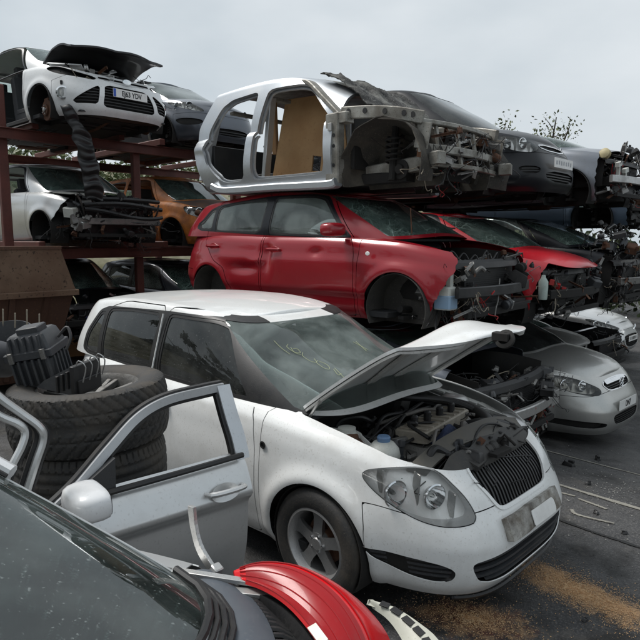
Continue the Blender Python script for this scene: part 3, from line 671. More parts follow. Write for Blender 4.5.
# ---------------------------------------------------------------- cutting a body into panels
def in_house(c, s):
    p = c.p; gx = p['gxm']; Lf = float(c.gf(0)) - gx; Lr = gx - float(c.gr(0)); w = float(c.gw(0)); x = s.x - gx
    return ((np.abs(x) / np.where(x > 0, Lf, Lr)) ** p['gn'] + (np.abs(s.y) / w) ** p['gn']) ** (1 / p['gn']) - 1
def bonnet_poly(c, xr=None, w=None, inset_nose=.0):
    xr = c.p['cowl'] if xr is None else xr; W = c.p['W']; w = w or W * .80
    h = [(xr, w * .98), (xr + .25, w), (.2, w * .985), (.45, w * .93), (.60 - inset_nose, w * .78), (.70 - inset_nose, w * .5), (.735 - inset_nose, w * .2)]
    return h + [(x, -y) for x, y in h[::-1]]
def build_body(root, c, paint, doors=(), windows=(), glass_mat=None, ws_mat=None, rear_glass=None, bonnet='closed', bumper=None, lamps=(), grilles=(), strip_x=None,
               skip_doors=(), skip_windows=(), pillar=None, fuel=False, frame_mat=None, rear_bumper=True, roof_mat=None, cowl_mat=None, bumper_mat=None, wheels=(1, 1), skip_glass=False, liner_mat=None,
               bonnet_mat=None, t=.004, handles=True, tail=True, lamp_kw=None, keep=None, no_house=False, bp=None, liner=True, wing_x=-.42, inner_cards=True, bpoly_kw={}, strip_deck=None, lamp_cut=None):
    p = c.p; B, D, G, Rf = c.body, c.deck, c.house, c.roof; out = {}
    gm = glass_mat or glass_clear
    for ax in p['axles']: _, B = split(B, np.hypot(B.x - ax, B.z - p['zax']) - p['rax'])
    if strip_x is not None:
        f = strip_x if callable(strip_x) else (lambda s: strip_x - s.x + .03 * np.sin(s.z * 23) + .02 * np.sin(s.z * 51 + 1))
        _, B = split(B, f(B)); g_ = strip_deck or f; _, D = split(D, g_(D))
    # lamps and grilles on the nose
    lampS = None
    for poly in lamps:
        L_, B = carve(B, sdpoly(np.abs(B.a), B.z, poly), .004)
        if L_.F: headlamp(root, c, L_, **(lamp_kw or {}))
    for g in grilles:
        ab = np.abs(B.a) if g.get('both') else B.a
        I, B = carve(B, sdpoly(ab, B.z, g['poly']), 0)
        if not I.F: continue
        pieces = by_side(I) if g.get('both') else (I,)
        for q in pieces:
            if not q.F: continue
            gr = bpy.data.objects.new(g.get('name', 'grille'), None); COL.objects.link(gr); gr.parent = root
            bk = inset(q, g.get('depth', .05)); panel('grille_back', bk, dark_void, gr, 0); panel('grille_surround', bucket(q, bk), g.get('rim', black_plastic), gr, 0)
            if 'vs' in g: strips(q.offset(-.012), lambda s: s.a, g['vs'], g.get('w', .012), 'slat', g.get('mat', black_plastic), gr, .02)
            if 'hs' in g: strips(q.offset(-.014), lambda s: s.z, g['hs'], g.get('w', .014), 'slat', g.get('mat', black_plastic), gr, .02)
            if g.get('frame'):
                fr, _ = split(q, -sdpoly(np.abs(q.a) if g.get('both') else q.a, q.z, g['poly']) - g['frame']); panel('grille_frame', fr.offset(.006), g.get('frame_mat', chrome), gr, .012)
    if bumper is not None:
        bl, ba = bumper; zl = lerp_curve(bl)
        F, B = carve(B, np.maximum(B.z - zl(np.abs(B.a)), np.abs(B.a) - ba), .005)
        if F.F: out['bumper'] = panel('front_bumper', F, bumper_mat or paint, root, .005)
    if rear_bumper:
        xt = p['axles'][1] - p['rax'] - .01
        F, B = carve(B, np.maximum(B.z - .58, B.x - xt), .005); panel('rear_bumper', F, bumper_mat or paint, root, .005)
    # glazing
    if not no_house:
        va, vb = p['ws_v']; ws_a = p['ws_a']
        Wd, G = carve(G, np.maximum(np.maximum(np.abs(G.a) - ws_a * (1 + p.get('ws_k', .10) * G.v), (va - G.v) * .5), (G.v - vb) * .5), 0)
        if ws_mat is not False: out['windscreen'] = panel('windscreen', Wd.offset(-.003), ws_mat or gm, root, .004)
        out['ws'] = Wd
        amax = np.abs(c.gal).max()
        Rg, G = carve(G, np.maximum(np.maximum((amax - .50) - np.abs(G.a), (.18 - G.v) * .5), (G.v - .80) * .5), 0)
        if rear_glass is not False: panel('rear_window', Rg.offset(-.003), rear_glass or gm, root, .004)
        ring = 0
        for i, poly in enumerate(windows):
            Q, G = carve(G, sdpoly(G.x, G.z, poly), 0)
            fr, q2 = split(Q, -sdpoly(Q.x, Q.z, poly) - .020)
            for e, sd in zip(by_side(fr), ('r', 'l')):
                if e.F and (i, sd) not in skip_windows and i not in skip_windows: panel('window_seal', e.offset(-.002), frame_mat or seal, root, .012)
            for e, sd in zip(by_side(q2), ('r', 'l')):
                if e.F and not skip_glass and (i, sd) not in skip_windows and i not in skip_windows: panel('side_window', e.offset(-.007), gm, root, .004)
        if pillar:
            for pp in pillar[:-1]:
                Q, G = carve(G, np.where(np.abs(G.y) > .3, sdpoly(G.x, G.z, pp), .1), 0)
                for e in by_side(Q):
                    if e.F: panel('pillar_trim', e.offset(.0015), pillar[-1], root, .006)
    # doors
    for i, dd in enumerate(doors):
        poly = dd['poly']; Q, B = carve(B, sdpoly(B.x, B.z, poly), .007)
        if not no_house:
            # keep the nose and the tail out of the side projection
            H, G = carve(G, np.where(np.abs(G.y) > .35, sdpoly(G.x, G.z, poly), .1), .007)
            Q = Q + H
        for s, sd in zip(by_side(Q), ('r', 'l')):
            if not s.F or (i, sd) in skip_doors or i in skip_doors: continue
            pm = panel(dd.get('name', 'door'), s, dd.get('mat', paint), root, t); out[(i, sd)] = pm
            low, _ = split(s, s.z - .93)
            if inner_cards and low.F: panel('door_card', low.offset(-.045), cabin, pm, .01)
            if handles and 'handle' in dd:
                hx, hz = dd['handle']; k = np.argmin((s.x - hx) ** 2 + (s.z - hz) ** 2); hy = s.V[k, 1]; sg = np.sign(hy)
                m = MB(); m.tube(hose([(hx - .10, hy, hz), (hx - .085, hy + sg * .028, hz + .004), (hx, hy + sg * .034, hz + .005), (hx + .085, hy + sg * .028, hz + .004), (hx + .10, hy, hz)], 15), [.012] * 3 + [.015] * 9 + [.012] * 3, 8)
                m.build('door_handle', dd.get('hmat', paint), pm)
                m = MB(); m.lathe([(.05, -.002), (.046, .004), (0, .006)], (hx, hy + sg * .001, hz), rotm(R(90) * -sg, 0, 0) @ np.diag([1.5, .75, 1.]), 20); m.build('handle_recess', dd.get('rmat', paint), pm)
    # wings
    if wing_x is not None:
        Q, B = carve(B, wing_x - B.x, .006); D1, D = carve(D, wing_x - D.x, .006)
    else: Q = S(np.zeros((0, 8)), []); D1 = D
    bpoly = bp or bonnet_poly(c, **bpoly_kw)
    ph = sdpoly(D1.x, D1.y, bpoly); Bn, D1 = carve(D1, ph, .006)
    out['bonnet_surface'] = Bn
    if bonnet == 'closed' and Bn.F: out['bonnet'] = panel('bonnet', Bn, bonnet_mat or paint, root, .006)
    cw, D1 = carve(D1, np.maximum(D1.x - (p['cowl'] + .005), np.abs(D1.y) - p['W'] * .80), 0)
    h = in_house(c, cw) + .06; _, cw = split(cw, h)
    for e in by_side(cw):
        if e.F: panel('cowl', e.offset(-.004), cowl_mat or black_plastic, root, .006)
    if D1.F: _, D1 = split(D1, in_house(c, D1) + .05)
    if lamp_cut is not None and D1.F: _, D1 = split(D1, lamp_cut - D1.x)
    wing = Q + D1
    for s, sd in zip(by_side(wing), ('r', 'l')):
        if s.F: out['wing' + sd] = panel('front_wing', s, paint, root, t)
    if D.F: _, D = split(D, in_house(c, D) + .05)
    shell = B + D
    if not no_house: shell = shell + G
    if keep is not None: shell = keep(shell)
    if shell.F: out['shell'] = panel('body_shell', shell, paint, root, t)
    if not no_house: out['roof'] = panel('roof', Rf, roof_mat or paint, root, t)
    if liner:
        for ax in p['axles']:
            for sd in (-1, 1): arch_liner(root, c, ax, sd, liner_mat)
    return out
def door_mirror(parent, loc, mat, side=-1, sz=1.):
    """wing mirror > shell, glass"""
    root = bpy.data.objects.new('wing_mirror', None); COL.objects.link(root); root.parent = parent; root.location = loc
    G = []; n = 14
    m = MB(); vs = []; prof = [(-.052, .86), (-.045, .95), (-.02, 1.), (.02, 1.), (.05, .93), (.07, .80), (.083, .55), (.088, .0)]
    for x, k in prof:
        for q in range(24):
            a = 2 * PI * q / 24; e = 2 / 3.4; vs.append((x * sz, side * (.125 + .122 * k * math.copysign(abs(math.cos(a)) ** e, math.cos(a))) * sz, .060 * k * math.copysign(abs(math.sin(a)) ** e, math.sin(a)) * sz))
    fs = [(i * 24 + k, i * 24 + (k + 1) % 24, (i + 1) * 24 + (k + 1) % 24, (i + 1) * 24 + k) for i in range(len(prof) - 1) for k in range(24)]
    if side < 0: fs = [f[::-1] for f in fs]
    m.add(vs, fs); m.build('mirror_shell', mat, root, 40)
    g = MB(); g.add([(x - .002, y, z) for x, y, z in vs[:24]] , [tuple(range(24))]); g.build('mirror_glass', chrome, root)
    MB().box((.0, -side * -.0, -.035), (.06, .09, .035)).build('mirror_foot', seal, root)
    return root
# ---------------------------------------------------------------- the white hatchback in front
def white_hatchback():
    root = thing('hatchback', 'white five-door hatchback with bent open bonnet beside the tyre stack', 'car', (0, 0, 0), 0)
    c = Car(res=.026, rows=46, zr=[(-3.0, 1.40), (-2.4, 1.448), (-1.8, 1.458), (-1.2, 1.425), (-.9, 1.385), (0, 1.36)], rcrown=.022, ws_a=.672, ws_v=(.04, .93), ws_k=.13)
    ay = c.a_y; W = .82
    lamp = rounded([(ay(.752), .765), (ay(.70), .80), (ay(.60), .805), (ay(.52), .775), (ay(.455), .66), (ay(.43), .565), (ay(.52), .553), (ay(.62), .560), (ay(.685), .60), (ay(.735), .68)], 2)
    gr = rounded([(-.37, .90), (.37, .90), (.375, .72), (.28, .578), (.22, .562), (-.22, .562), (-.28, .578), (-.375, .72)], 2, .15)
    low = rounded([(-.50, .395), (.50, .395), (.53, .36), (.46, .235), (-.46, .235), (-.53, .36)], 2)
    fog = rounded([(.60, .385), (ay(.755), .41), (ay(.752), .375), (ay(.70), .295), (.62, .275)], 2)
    doors, wins, dlo = doors_windows(lambda x: x, lambda z: z)
    o = build_body(root, c, white_paint, doors, wins, glass_mat=glass_dark, ws_mat=glass_dusty_sheen, bonnet='none', lamps=[lamp],
        bumper=([(0, .60), (ay(.36), .60), (ay(.50), .60), (ay(.66), .60), (ay(.74), .62), (2, .55)], c.a_x(p_arch(c))),
        grilles=[dict(poly=gr, vs=[-.345 + .030 * k for k in range(24)], w=.013, frame=.018, frame_mat=white_paint, mat=black_plastic, depth=.06),
                 dict(poly=low, name='lower_grille', hs=[.262, .30, .338, .376], w=.013, mat=grey_plastic, depth=.06),
                 dict(poly=fog, name='fog_grille', both=True, hs=[.31, .335, .36, .385], w=.012, mat=grey_plastic, depth=.04)],
        pillar=(rounded([(-.18, .90), (-.60, .90), (-.62, .955), (-.70, 1.045), (-.95, 1.36), (-1.10, 1.388), (-1.10, 1.44), (-.80, 1.425), (-.3, 1.2)], 0), dlo, black_plastic), lamp_cut=.40,
        bpoly_kw=dict(w=.655), lamp_kw=dict(mats=(reflector, material('lamp_bezel_silver', (.70, .70, .70), .3, metal=.3))))
    for sd in (-1, 1):
        m = MB(); m.bar((-1.640, sd * .757, .97), (-1.628, sd * .649, 1.39), .010, .006); m.build('door_seal', white_paint, root)
    for sd in (-1, 1):
        make_wheel(root, (0, sd * (W - .115), .305), sd, .305, .195, material('alloy_wheel', (.40, .40, .40), .4, metal=.75, dirt=.5, dirt_col=(.08, .07, .06), scale=14), 5)
        make_wheel(root, (-2.465, sd * (W - .115), .305), sd, .305, .195, material('alloy_wheel', (.40, .40, .40), .4, metal=.75, dirt=.5, dirt_col=(.08, .07, .06), scale=14), 5)
    interior(root, c); underbody(root, c, 1)
    # number plate holder, battered, and the black lip under the bumper: both follow the bumper skin
    sc = material('scuffed_holder', (.42, .41, .38), .5, dirt=1., dirt_col=(.030, .022, .017), scale=12, col2=(.16, .14, .115))
    h, _ = split(c.body, np.maximum(np.abs(c.body.a) - .29, np.abs(c.body.z - .500) - .052)); h = h.moved(lambda P: P + np.c_[.036 + .006 * wobble(P, 14, 2), 0 * P[:, 0], .006 * wobble(P, 9, 4)]); panel('plate_holder', h, sc, root, .04)
    h, _ = split(c.body, np.maximum(np.abs(c.body.a + .06) - .13, np.abs(c.body.z - .49) - .036)); panel('plate_remnant', h.moved(lambda P: P + np.array((.046, .12, 0))), plate_white, root, .004)
    h, _ = split(c.body, np.maximum(np.abs(c.body.a) - .62, c.body.z - .205)); panel('bumper_lip', h.moved(lambda P: P + np.array((.012, 0, -.022))), black_plastic, root, .012)
    # bonnet, bent at the middle and propped up
    Bn = o['bonnet_surface']; hx, hz = -.27, .955; kx = .44
    def bend(P):
        Q = P.copy(); x = P[:, 0]; rel = P[:, 2] - (hz + .0)
        # distance along the panel from the hinge
        s = (x - hx) * 1.13; L1 = .80; a1 = R(37); a2 = R(4)
        t = np.clip((s - (L1 - .025)) / .05, 0, 1); t = t * t * (3 - 2 * t)
        ang = a1 + (a2 - a1) * t
        # integrate the direction along s
        ss = np.linspace(-.1, 1.2, 400); tt = np.clip((ss - (L1 - .025)) / .05, 0, 1); tt = tt * tt * (3 - 2 * tt); an = a1 + (a2 - a1) * tt
        ds = ss[1] - ss[0]; cx = np.cumsum(np.cos(an)) * ds; cz = np.cumsum(np.sin(an)) * ds; k0 = np.argmin(np.abs(ss)); cx -= cx[k0]; cz -= cz[k0]
        bx = np.interp(s, ss, cx); bz = np.interp(s, ss, cz)
        base = c.zt(x) - hz; hgt = (P[:, 2] - c.zt(x)) * .55 + .25 * base      # own crown height above the hinge plane
        Q[:, 0] = hx + bx - np.sin(ang) * hgt; Q[:, 2] = hz + .0 + bz + np.cos(ang) * hgt
        w = wobble(P * np.array((1, 1, .2)), 5., 3); Q[:, 2] += .010 * w * np.clip(s, 0, 1) + .018 * np.exp(-((s - L1) / .09) ** 2) * np.cos(P[:, 1] * 7)
        return Q
    top = Bn.moved(bend)
    if top.V[:, 5].mean() < 0: c.flip(top)
    bo = panel('bonnet', top, white_paint, root, .016)
    fr = Bn.moved(bend)
    edge = sdpoly(Bn.x, Bn.y, bonnet_poly(c, w=.655)); e1, _ = split(fr, -edge[:len(fr.V)] - .07); panel('bonnet_frame', e1.offset(-.022), material('bonnet_underside', (.55, .55, .53), .45, dirt=.6, scale=8), bo, .012)
    for sgn in (-1, 1):
        q, _ = split(Bn, np.abs(Bn.y - sgn * (.10 + .28 * np.clip((Bn.x + .25), 0, 1))) - .045)
        if q.F: panel('bonnet_rib', q.moved(bend).offset(-.022) if True else q, MATS['bonnet_underside'], bo, .012)
    m = MB(); m.lathe([(.045, -.01), (.05, .012), (.032, .02), (.03, .0)], (.74, -.20, 1.42), rotm(R(60), 0, 0), 18); m.box((.72, -.20, 1.435), (.09, .05, .04)); m.build('bonnet_latch', dark_void, bo)
    m = MB(); m.tube(hose([(-.22, -.62, .90), (-.12, -.64, 1.02), (-.10, -.64, 1.05)], 8), .008, 6); m.bar((-.24, -.61, .92), (-.03, -.62, .84), .03, .012); m.build('bonnet_hinge', alu, root)
    m = MB()
    for yy in (-.25, .30):
        m.tube(hose([(-.16, yy, 1.0), (-.22, yy + .25, 1.035), (-.26, yy + .52, 1.06)], 8), .009, 6); m.box((-.155, yy, 1.0), (.05, .05, .03))
    m.build('wiper', seal, root)
    fabia_engine(root, c)
    # chalk marks on the windscreen
    ws = o['ws']
    def on_ws(u, v):
        k = np.argmin((ws.y - u) ** 2 + (ws.z - v) ** 2); return ws.V[k, :3] + ws.V[k, 3:6] * .004
    base = [[(0, 0), (-.01, -.06), (0, -.11)], [(.09, -.035), (.05, -.055), (.06, -.095), (.11, -.105), (.125, -.075), (.09, -.07)], [(.08, -.06), (.06, -.10), (.095, -.12)],
        [(.135, -.105), (.095, -.13), (.105, -.17), (.15, -.18), (.17, -.155)], [(.185, -.17), (.145, -.185), (.15, -.225), (.195, -.235), (.22, -.205), (.185, -.175)],
        [(.23, -.24), (.205, -.28), (.255, -.275)], [(.255, -.235), (.225, -.31)]]
    strokes = [[(-.43 + u * .62, 1.275 + v * .62) for u, v in st] for st in base] + [[(.16, 1.22), (.13, 1.17)], [(.13, 1.22), (.16, 1.175)]]
    for st in strokes:
        P = hose([(0, a, b) for a, b in st], max(10, len(st) * 5)); pts = np.array([on_ws_smooth(ws, p[1], p[2]) for p in P]); m = MB(); m.tube(pts, .0013, 5); m.build('marker_stroke', marker, o['windscreen'])
    # side repeater hole
    m = MB(); m.lathe([(.020, -.002), (.022, .003), (.014, .004), (.012, -.01), (0, -.01)], (-.39, -.805, .765), rotm(R(90), 0, 0), 16); m.build('indicator_hole', seal, root)
    return root
def on_ws_smooth(ws, y, z):
    d = (ws.y - y) ** 2 + (ws.z - z) ** 2; k = np.argsort(d)[:6]; w = 1 / (d[k] + 1e-5); w /= w.sum(); nx = (ws.V[k, 3:6] * w[:, None]).sum(0); x = (ws.V[k, 0] * w).sum()
    # first-order correction for the slope of the glass
    yy = (ws.V[k, 1] * w).sum(); zz = (ws.V[k, 2] * w).sum(); x -= (nx[1] * (y - yy) + nx[2] * (z - zz)) / nx[0]
    return np.array((x, y, z)) + nx * .003
def p_arch(c): return c.p['axles'][0] + c.p['rax'] - .02
def fabia_engine(root, c):
    W = .82
    # bay walls
    for sd in (-1, 1):
        G = np.array([[(x, sd * (.60 - .03 * math.sin(z * 9) - .10 * max(0, 1 - abs(x - .02) / .25)), z) for z in np.linspace(.30, .86 - .16 * max(0, x), 9)] for x in np.linspace(-.30, .40, 12)])
        MB().sheet(G if sd < 0 else G[:, ::-1], .006).build('inner_wing', material('bay_metal', (.60, .60, .58), .5, dirt=.8, dirt_col=(.12, .10, .08), scale=8), root)
        m = MB(); m.lathe([(.10, 0), (.105, .01), (.05, .03), (.045, .05), (0, .055)], (.02, sd * .53, .80), None, 24); m.build('strut_top', rust if sd < 0 else dull_alu, root)
        e = [(-.28, .905), (-.1, .89), (.15, .855), (.36, .80)]
        m = MB()
        for (x0, z0), (x1, z1) in zip(e[:-1], e[1:]): m.bar((x0, sd * .635, z0 - .03), (x1, sd * .62, z1 - .03), .05, .015)
        m.build('wing_flange', MATS['bay_metal'], root)
    MB().box((-.31, 0, .62), (.03, 1.24, .56)).build('bulkhead', dark_void, root)
    # scuttle tray in front of the windscreen
    G = np.array([[(-.36 + .13 * t - .0 * y, y, .965 + .05 * (1 - (y / .7) ** 2) - .05 * t + .02 * math.sin(t * 6)) for y in np.linspace(-.60, .60, 13)] for t in np.linspace(0, 1, 6)])
    MB().sheet(G[:, ::-1], .008).build('scuttle_panel', black_plastic, root)
    m = MB()
    for k in range(26): m.box((-.27 + .02, -.50 + .04 * k, .965 + .05 * (1 - ((-.5 + .04 * k) / .7) ** 2)), (.06, .012, .012))
    m.build('scuttle_vents', seal, root)
    # slam panel and dusty cover between the lamps: follows the bonnet line, a little lower
    dp = material('dusty_black_plastic', (.030, .029, .028), .6, dirt=.6, dirt_col=(.12, .108, .09), scale=7)
    sl, _ = split(c.deck, .43 + .05 * np.clip(np.abs(c.deck.y) - .3, 0, 1) - c.deck.x); sl, _ = split(sl, sl.x - .535 - .02 * np.sin(sl.y * 5)); sl, _ = split(sl, np.abs(sl.y) - .63)
    panel('slam_panel', sl.moved(lambda P: P + np.c_[-.004 + 0 * P[:, 0], 0 * P[:, 0], -.026 + .004 * wobble(P, 16, 6)]), material('dusty_rail', (.10, .095, .085), .6, metal=.2, dirt=.7, dirt_col=(.17, .15, .12), scale=9), root, .030)
    sl, _ = split(c.deck, .545 - c.deck.x + .012 * np.sin(c.deck.y * 23)); sl, _ = split(sl, np.abs(sl.y - .0) - .60)
    panel('grille_cover', sl.moved(lambda P: P + np.c_[.006 + 0 * P[:, 0], 0 * P[:, 0], -.012 + .009 * wobble(P, 11, 9)]), dp, root, .006)
    for k in range(7): MB().lathe([(.012, 0), (.011, .006), (0, .007)], (.575 - .35 * (-.36 + .12 * k) ** 2, -.36 + .12 * k, float(c.deck_z(.575, -.36 + .12 * k)) - .008), None, 10).build('clip', seal, root)
    MB().box((.60, -.22, .772), (.10, .13, .035), rotm(0, .35, .15)).build('torn_cover_edge', dp, root)
    MB().bar((.40, -.60, .70), (.40, .60, .70), .05, .08).build('radiator_support', dark_void, root)
    m = MB(); m.box((.60, .06, .80), (.08, .06, .04)); m.tube([(.60, .02, .80), (.64, .03, .86), (.68, .08, .80)], .008); m.box((.66, -.05, .79), (.05, .16, .02)); m.build('bonnet_lock', dark_void, root)
    # engine
    m = MB(); m.box((.16, .02, .56), (.46, .62, .42)); m.box((.14, -.30, .60), (.30, .12, .30)); m.build('engine_block', dull_alu, root)
    m = MB(); M = rotm(0, R(-4), R(8)); m.box((.17, .06, .815), (.20, .60, .065), M)
    for k in range(8): m.box(np.array((.17, .06, .85)) + M @ np.array((0, -.26 + .075 * k, 0)), (.17, .02, .012), M)
    m.build('cam_cover', material('cam_cover_alloy', (.36, .325, .27), .55, metal=.2, dirt=.7, scale=12), root)
    for k in range(4): MB().lathe([(.022, 0), (.022, .05), (.014, .06), (0, .06)], (.17, -.14 + .13 * k, .85), None, 10).build('ignition_coil', black_plastic, root)
    m = MB(); m.tube(hose([(.40, .20, .74), (.36, .36, .80), (.16, .46, .83), (-.05, .42, .84)], 18), .042, 12); m.build('intake_hose', seal, root)
    m = MB(); m.tube(hose([(-.22, .10, .90), (-.08, .12, .92), (.10, .36, .88), (.34, .46, .80)], 18), .022, 10); m.build('coolant_hose', seal, root)
    m = MB(); m.tube(hose([(.42, -.05, .74), (.44, .10, .79), (.40, .26, .76)], 14), .03, 10); m.build('radiator_hose', seal, root)
    # coolant tank: squashed ball with neck and blue cap
    m = MB(); m.lathe([(0, -.085), (.05, -.08), (.082, -.045), (.09, 0), (.082, .04), (.055, .072), (.03, .08)], (.22, -.49, .775), None, 26); m.build('coolant_tank', milky, root)
    m = MB(); m.lathe([(.034, 0), (.036, .025), (.03, .032), (0, .033)], (.22, -.49, .85), None, 18); m.build('tank_cap', material('blue_cap', (.12, .22, .38), .5, dirt=.4, scale=20), root)
    m = MB(); m.lathe([(.08, -.05), (.085, .02), (.085, .035), (.06, .05), (.05, .055), (.05, .075), (.03, .08), (0, .08)], (-.03, -.50, .80), None, 26); m.build('brake_fluid_reservoir', milky, root)
    # battery tray, fuse box, airbox on the far side
    m = MB(); m.box((-.05, .42, .72), (.22, .20, .20)); m.box((-.05, .42, .83), (.20, .18, .02)); m.build('fuse_box', black_plastic, root)
    m = MB(); m.box((.22, .50, .66), (.30, .18, .22)); m.box((.22, .50, .775), (.26, .15, .03)); m.build('battery', material('battery_case', (.10, .10, .105), .5, dirt=.5, scale=10), root)
    m = MB(); m.lathe([(.09, -.03), (.10, .0), (.10, .03), (.075, .05), (.02, .055), (0, .05)], (.02, .53, .82), None, 24); m.build('strut_dome', alu, root)
    m = MB(); m.box((-.17, .22, .88), (.06, .10, .18), rotm(0, R(14), 0)); m.build('control_unit', alu, root)
    # navy rag thrown on the engine
    G = np.array([[(.33 + .10 * math.cos(v * 1.6) * (u - .5) * 2, -.16 + .24 * v, .80 + .05 * math.sin(u * PI) * math.sin(v * PI) + .018 * math.sin(u * 11 + v * 5) - .10 * abs(u - .5) ** 2 * 4) for v in np.linspace(0, 1, 14)] for u in np.linspace(0, 1, 14)])
    MB().sheet(G[:, ::1], .006).build('rag', blue_cloth, root)
    clutter(root, (-.2, -.5, .62), (.46, .50, .82), 11, 60, [black_plastic, dull_alu, dark_void, grey_plastic, dull_alu, black_plastic])
    clutter(root, (.44, -.46, .765), (.60, .46, .80), 17, 26, [black_plastic, dp, dull_alu, grey_plastic], True)
    MB().tube(hose([(.30, .16, .80), (.40, .22, .83), (.47, .36, .80), (.50, .48, .75)], 14), .034, 12).build('intake_snorkel', black_plastic, root)
    for k in range(5): MB().tube(hose([(.38, -.40 + .17 * k, .77), (.46, -.34 + .17 * k, .80), (.50, -.22 + .16 * k, .775)], 10), .007, 6).build('hose', seal, root)
    r = random.Random(4)
    for k in range(16):
        a = np.array((r.uniform(-.2, .45), r.uniform(-.5, .5), r.uniform(.76, .84))); b = np.array((r.uniform(-.2, .45), r.uniform(-.5, .5), r.uniform(.74, .84)))
        m = MB(); m.tube(hose([a, (a * 2 + b) / 3 + np.array((0, 0, .05)), (a + 2 * b) / 3 + np.array((r.uniform(-.1, .1), 0, .04)), b], 16), r.choice([.006, .008, .011, .015]), 8); m.build('hose', r.choice([seal, seal, black_plastic, material('grey_hose', (.14, .13, .12), .6, dirt=.5, scale=12)]), root)

# ---------------------------------------------------------------- the other cars
LOW = dict(res=.055, rows=24)
MID = dict(res=.036, rows=34)
def lamp_poly(c, y0, y1, z0, z1, tip=.0, drop=.0):
    ay = c.a_y
    return rounded([(ay(y0), z1 - .05 - drop), (ay(y0 + (y1 - y0) * .5), z1 - drop * .4), (ay(y1), z1 + .02), (ay(y1) + tip, z1 + .0), (ay(y1) + tip * .4, (z0 + z1) / 2), (ay(y0 + (y1 - y0) * .7), z0), (ay(y0 + .04), z0 + .01)], 2)
def dent_fn(spots, wob=0., seed=0, crush=None):
    def f(P):
        Q = P.copy()
        for (x, y, z), rad, vec in spots:
            w = np.exp(-(((P - np.array((x, y, z))) / np.asarray(rad)) ** 2).sum(1)); Q += w[:, None] * np.array(vec)
        if wob: Q += wob * np.c_[wobble(P, 3.1, seed), wobble(P, 3.7, seed + 1), wobble(P, 3.3, seed + 2)]
        if crush: 
            z0, k = crush; Q[:, 2] = np.where(P[:, 2] > z0, z0 + (P[:, 2] - z0) * k + .03 * wobble(P, 4.5, seed + 3) * np.clip((P[:, 2] - z0) * 5, 0, 1), Q[:, 2])
        return Q
    return f
def bare_hubs(root, c, front=True, rear=True):
    W = c.p['W']
    for i, ax in enumerate(c.p['axles']):
        if (front, rear)[i]:
            for sd in (-1, 1): make_hub(root, (ax, sd * (W - .14), c.p['zax']), sd)

def red_hatchback():
    root = thing('hatchback', 'dark red hatchback with a dented door, front stripped, under the bare silver shell', 'car', (-1.18, 2.27, .985), R(2))
    d, fx, fz = variant(2.65, .89, .99, **MID)
    d['zr'] = [(x, z - .07 * min(1, max(0, (-2.0 - x) / .9))) for x, z in d['zr']]
    d['wv'] = [(0, .90), (.08, .945), (.2, .968), (.27, .972), (.31, .99), (.45, 1.0), (.62, .997), (.72, .990), (.80, .968), (.88, .955), (.95, .938), (1, .905)]
    dent = dent_fn([((-1.66, -.88, .76), (.07, .3, .16), (0, .045, 0)), ((-2.02, -.88, .62), (.20, .3, .05), (0, .035, 0)), ((-.95, -.88, .80), (.06, .3, .035), (0, .024, 0)), ((-1.80, -.88, .70), (.10, .3, .025), (0, -.016, 0)),
                    ((-1.3, 0, 1.5), (.7, .6, .2), (0, 0, -.05)), ((-2.3, -.2, 1.5), (.4, .4, .2), (0, 0, -.04))], .0015, 2)
    c = Car(dent, **d); doors, wins, dlo = doors_windows(fx, fz)
    taper = lambda P: [(x, z + .055 * min(1, max(0, (-.7 - x) / 2.0)) if z < 1.15 else z - .05 * min(1, max(0, (-1.9 - x) / .9))) for x, z in P]
    wins = [taper(w) for w in wins]; dlo = taper(dlo)
    o = build_body(root, c, red_paint, doors, wins, glass_mat=glass_clear, ws_mat=glass_broken, bonnet='none', strip_x=lambda s: .50 - s.x + jag(s.z) - .5 * np.clip(.66 - s.z, 0, 1) - .9 * np.clip(s.z - .74, 0, 1),
        pillar=(dlo, black_paint), bpoly_kw=dict(w=.70), liner_mat=material('dusty_liner', (.05, .047, .043), .85, dirt=.7, dirt_col=(.12, .11, .095), scale=6))
    door_mirror(root, (-.62, -.86, 1.02), red_paint, -1, 1.05); door_mirror(root, (-.62, .86, 1.02), red_paint, 1, 1.05)
    interior(root, c); underbody(root, c, 2, False); stripped_front(root, c, 21, .22, n=46, beam_mat=material('black_beam', (.02, .02, .021), .4, dirt=.6, dirt_col=(.09, .085, .08), scale=9))
    m = MB(); m.lathe([(.012, -.002), (.019, .002), (.016, .006), (0, .007)], (-.28, -.895, .80), rotm(R(90), 0, 0) @ np.diag([1.4, 1, 1.]), 14); m.build('side_repeater', plate_white, root)
    m = MB(); m.box((.40, -.66, .42), (.16, .14, .20)); m.box((.42, -.63, .57), (.05, .05, .14)); m.build('washer_bottle', milky, root)
    MB().box((.405, -.665, .39), (.165, .145, .12)).build('washer_fluid', blue_fluid, root)
    m = MB(); m.tube(hose([(.36, -.62, .68), (.30, -.52, .74), (.10, -.60, .80)], 10), .02, 8); m.build('filler_neck', black_plastic, root)
    m = MB(); m.box((.5, .1, .33), (.10, 1.15, .03)); m.box((.56, .1, .30), (.05, 1.25, .03)); m.build('undertray', black_plastic, root)
    for k in range(7): MB().tube(hose([(.30 + .04 * k, -.5 + .15 * k, .74), (.34 + .03 * k, -.45 + .16 * k, .82 - .02 * (k % 3)), (.45, -.42 + .15 * k, .66)], 10), .008, 6).build('hose', seal, root)
    for yy in (-.45, .2): MB().tube(hose([(-.17, yy, 1.0), (-.25, yy + .25, 1.04), (-.30, yy + .5, 1.05)], 8), .010, 6).build('wiper', seal, root)
    m = MB(); m.tube([(-.10, -.45, .98), (-.12, -.45, 1.22)], .006, 5); m.build('wiper_arm', rust, root)

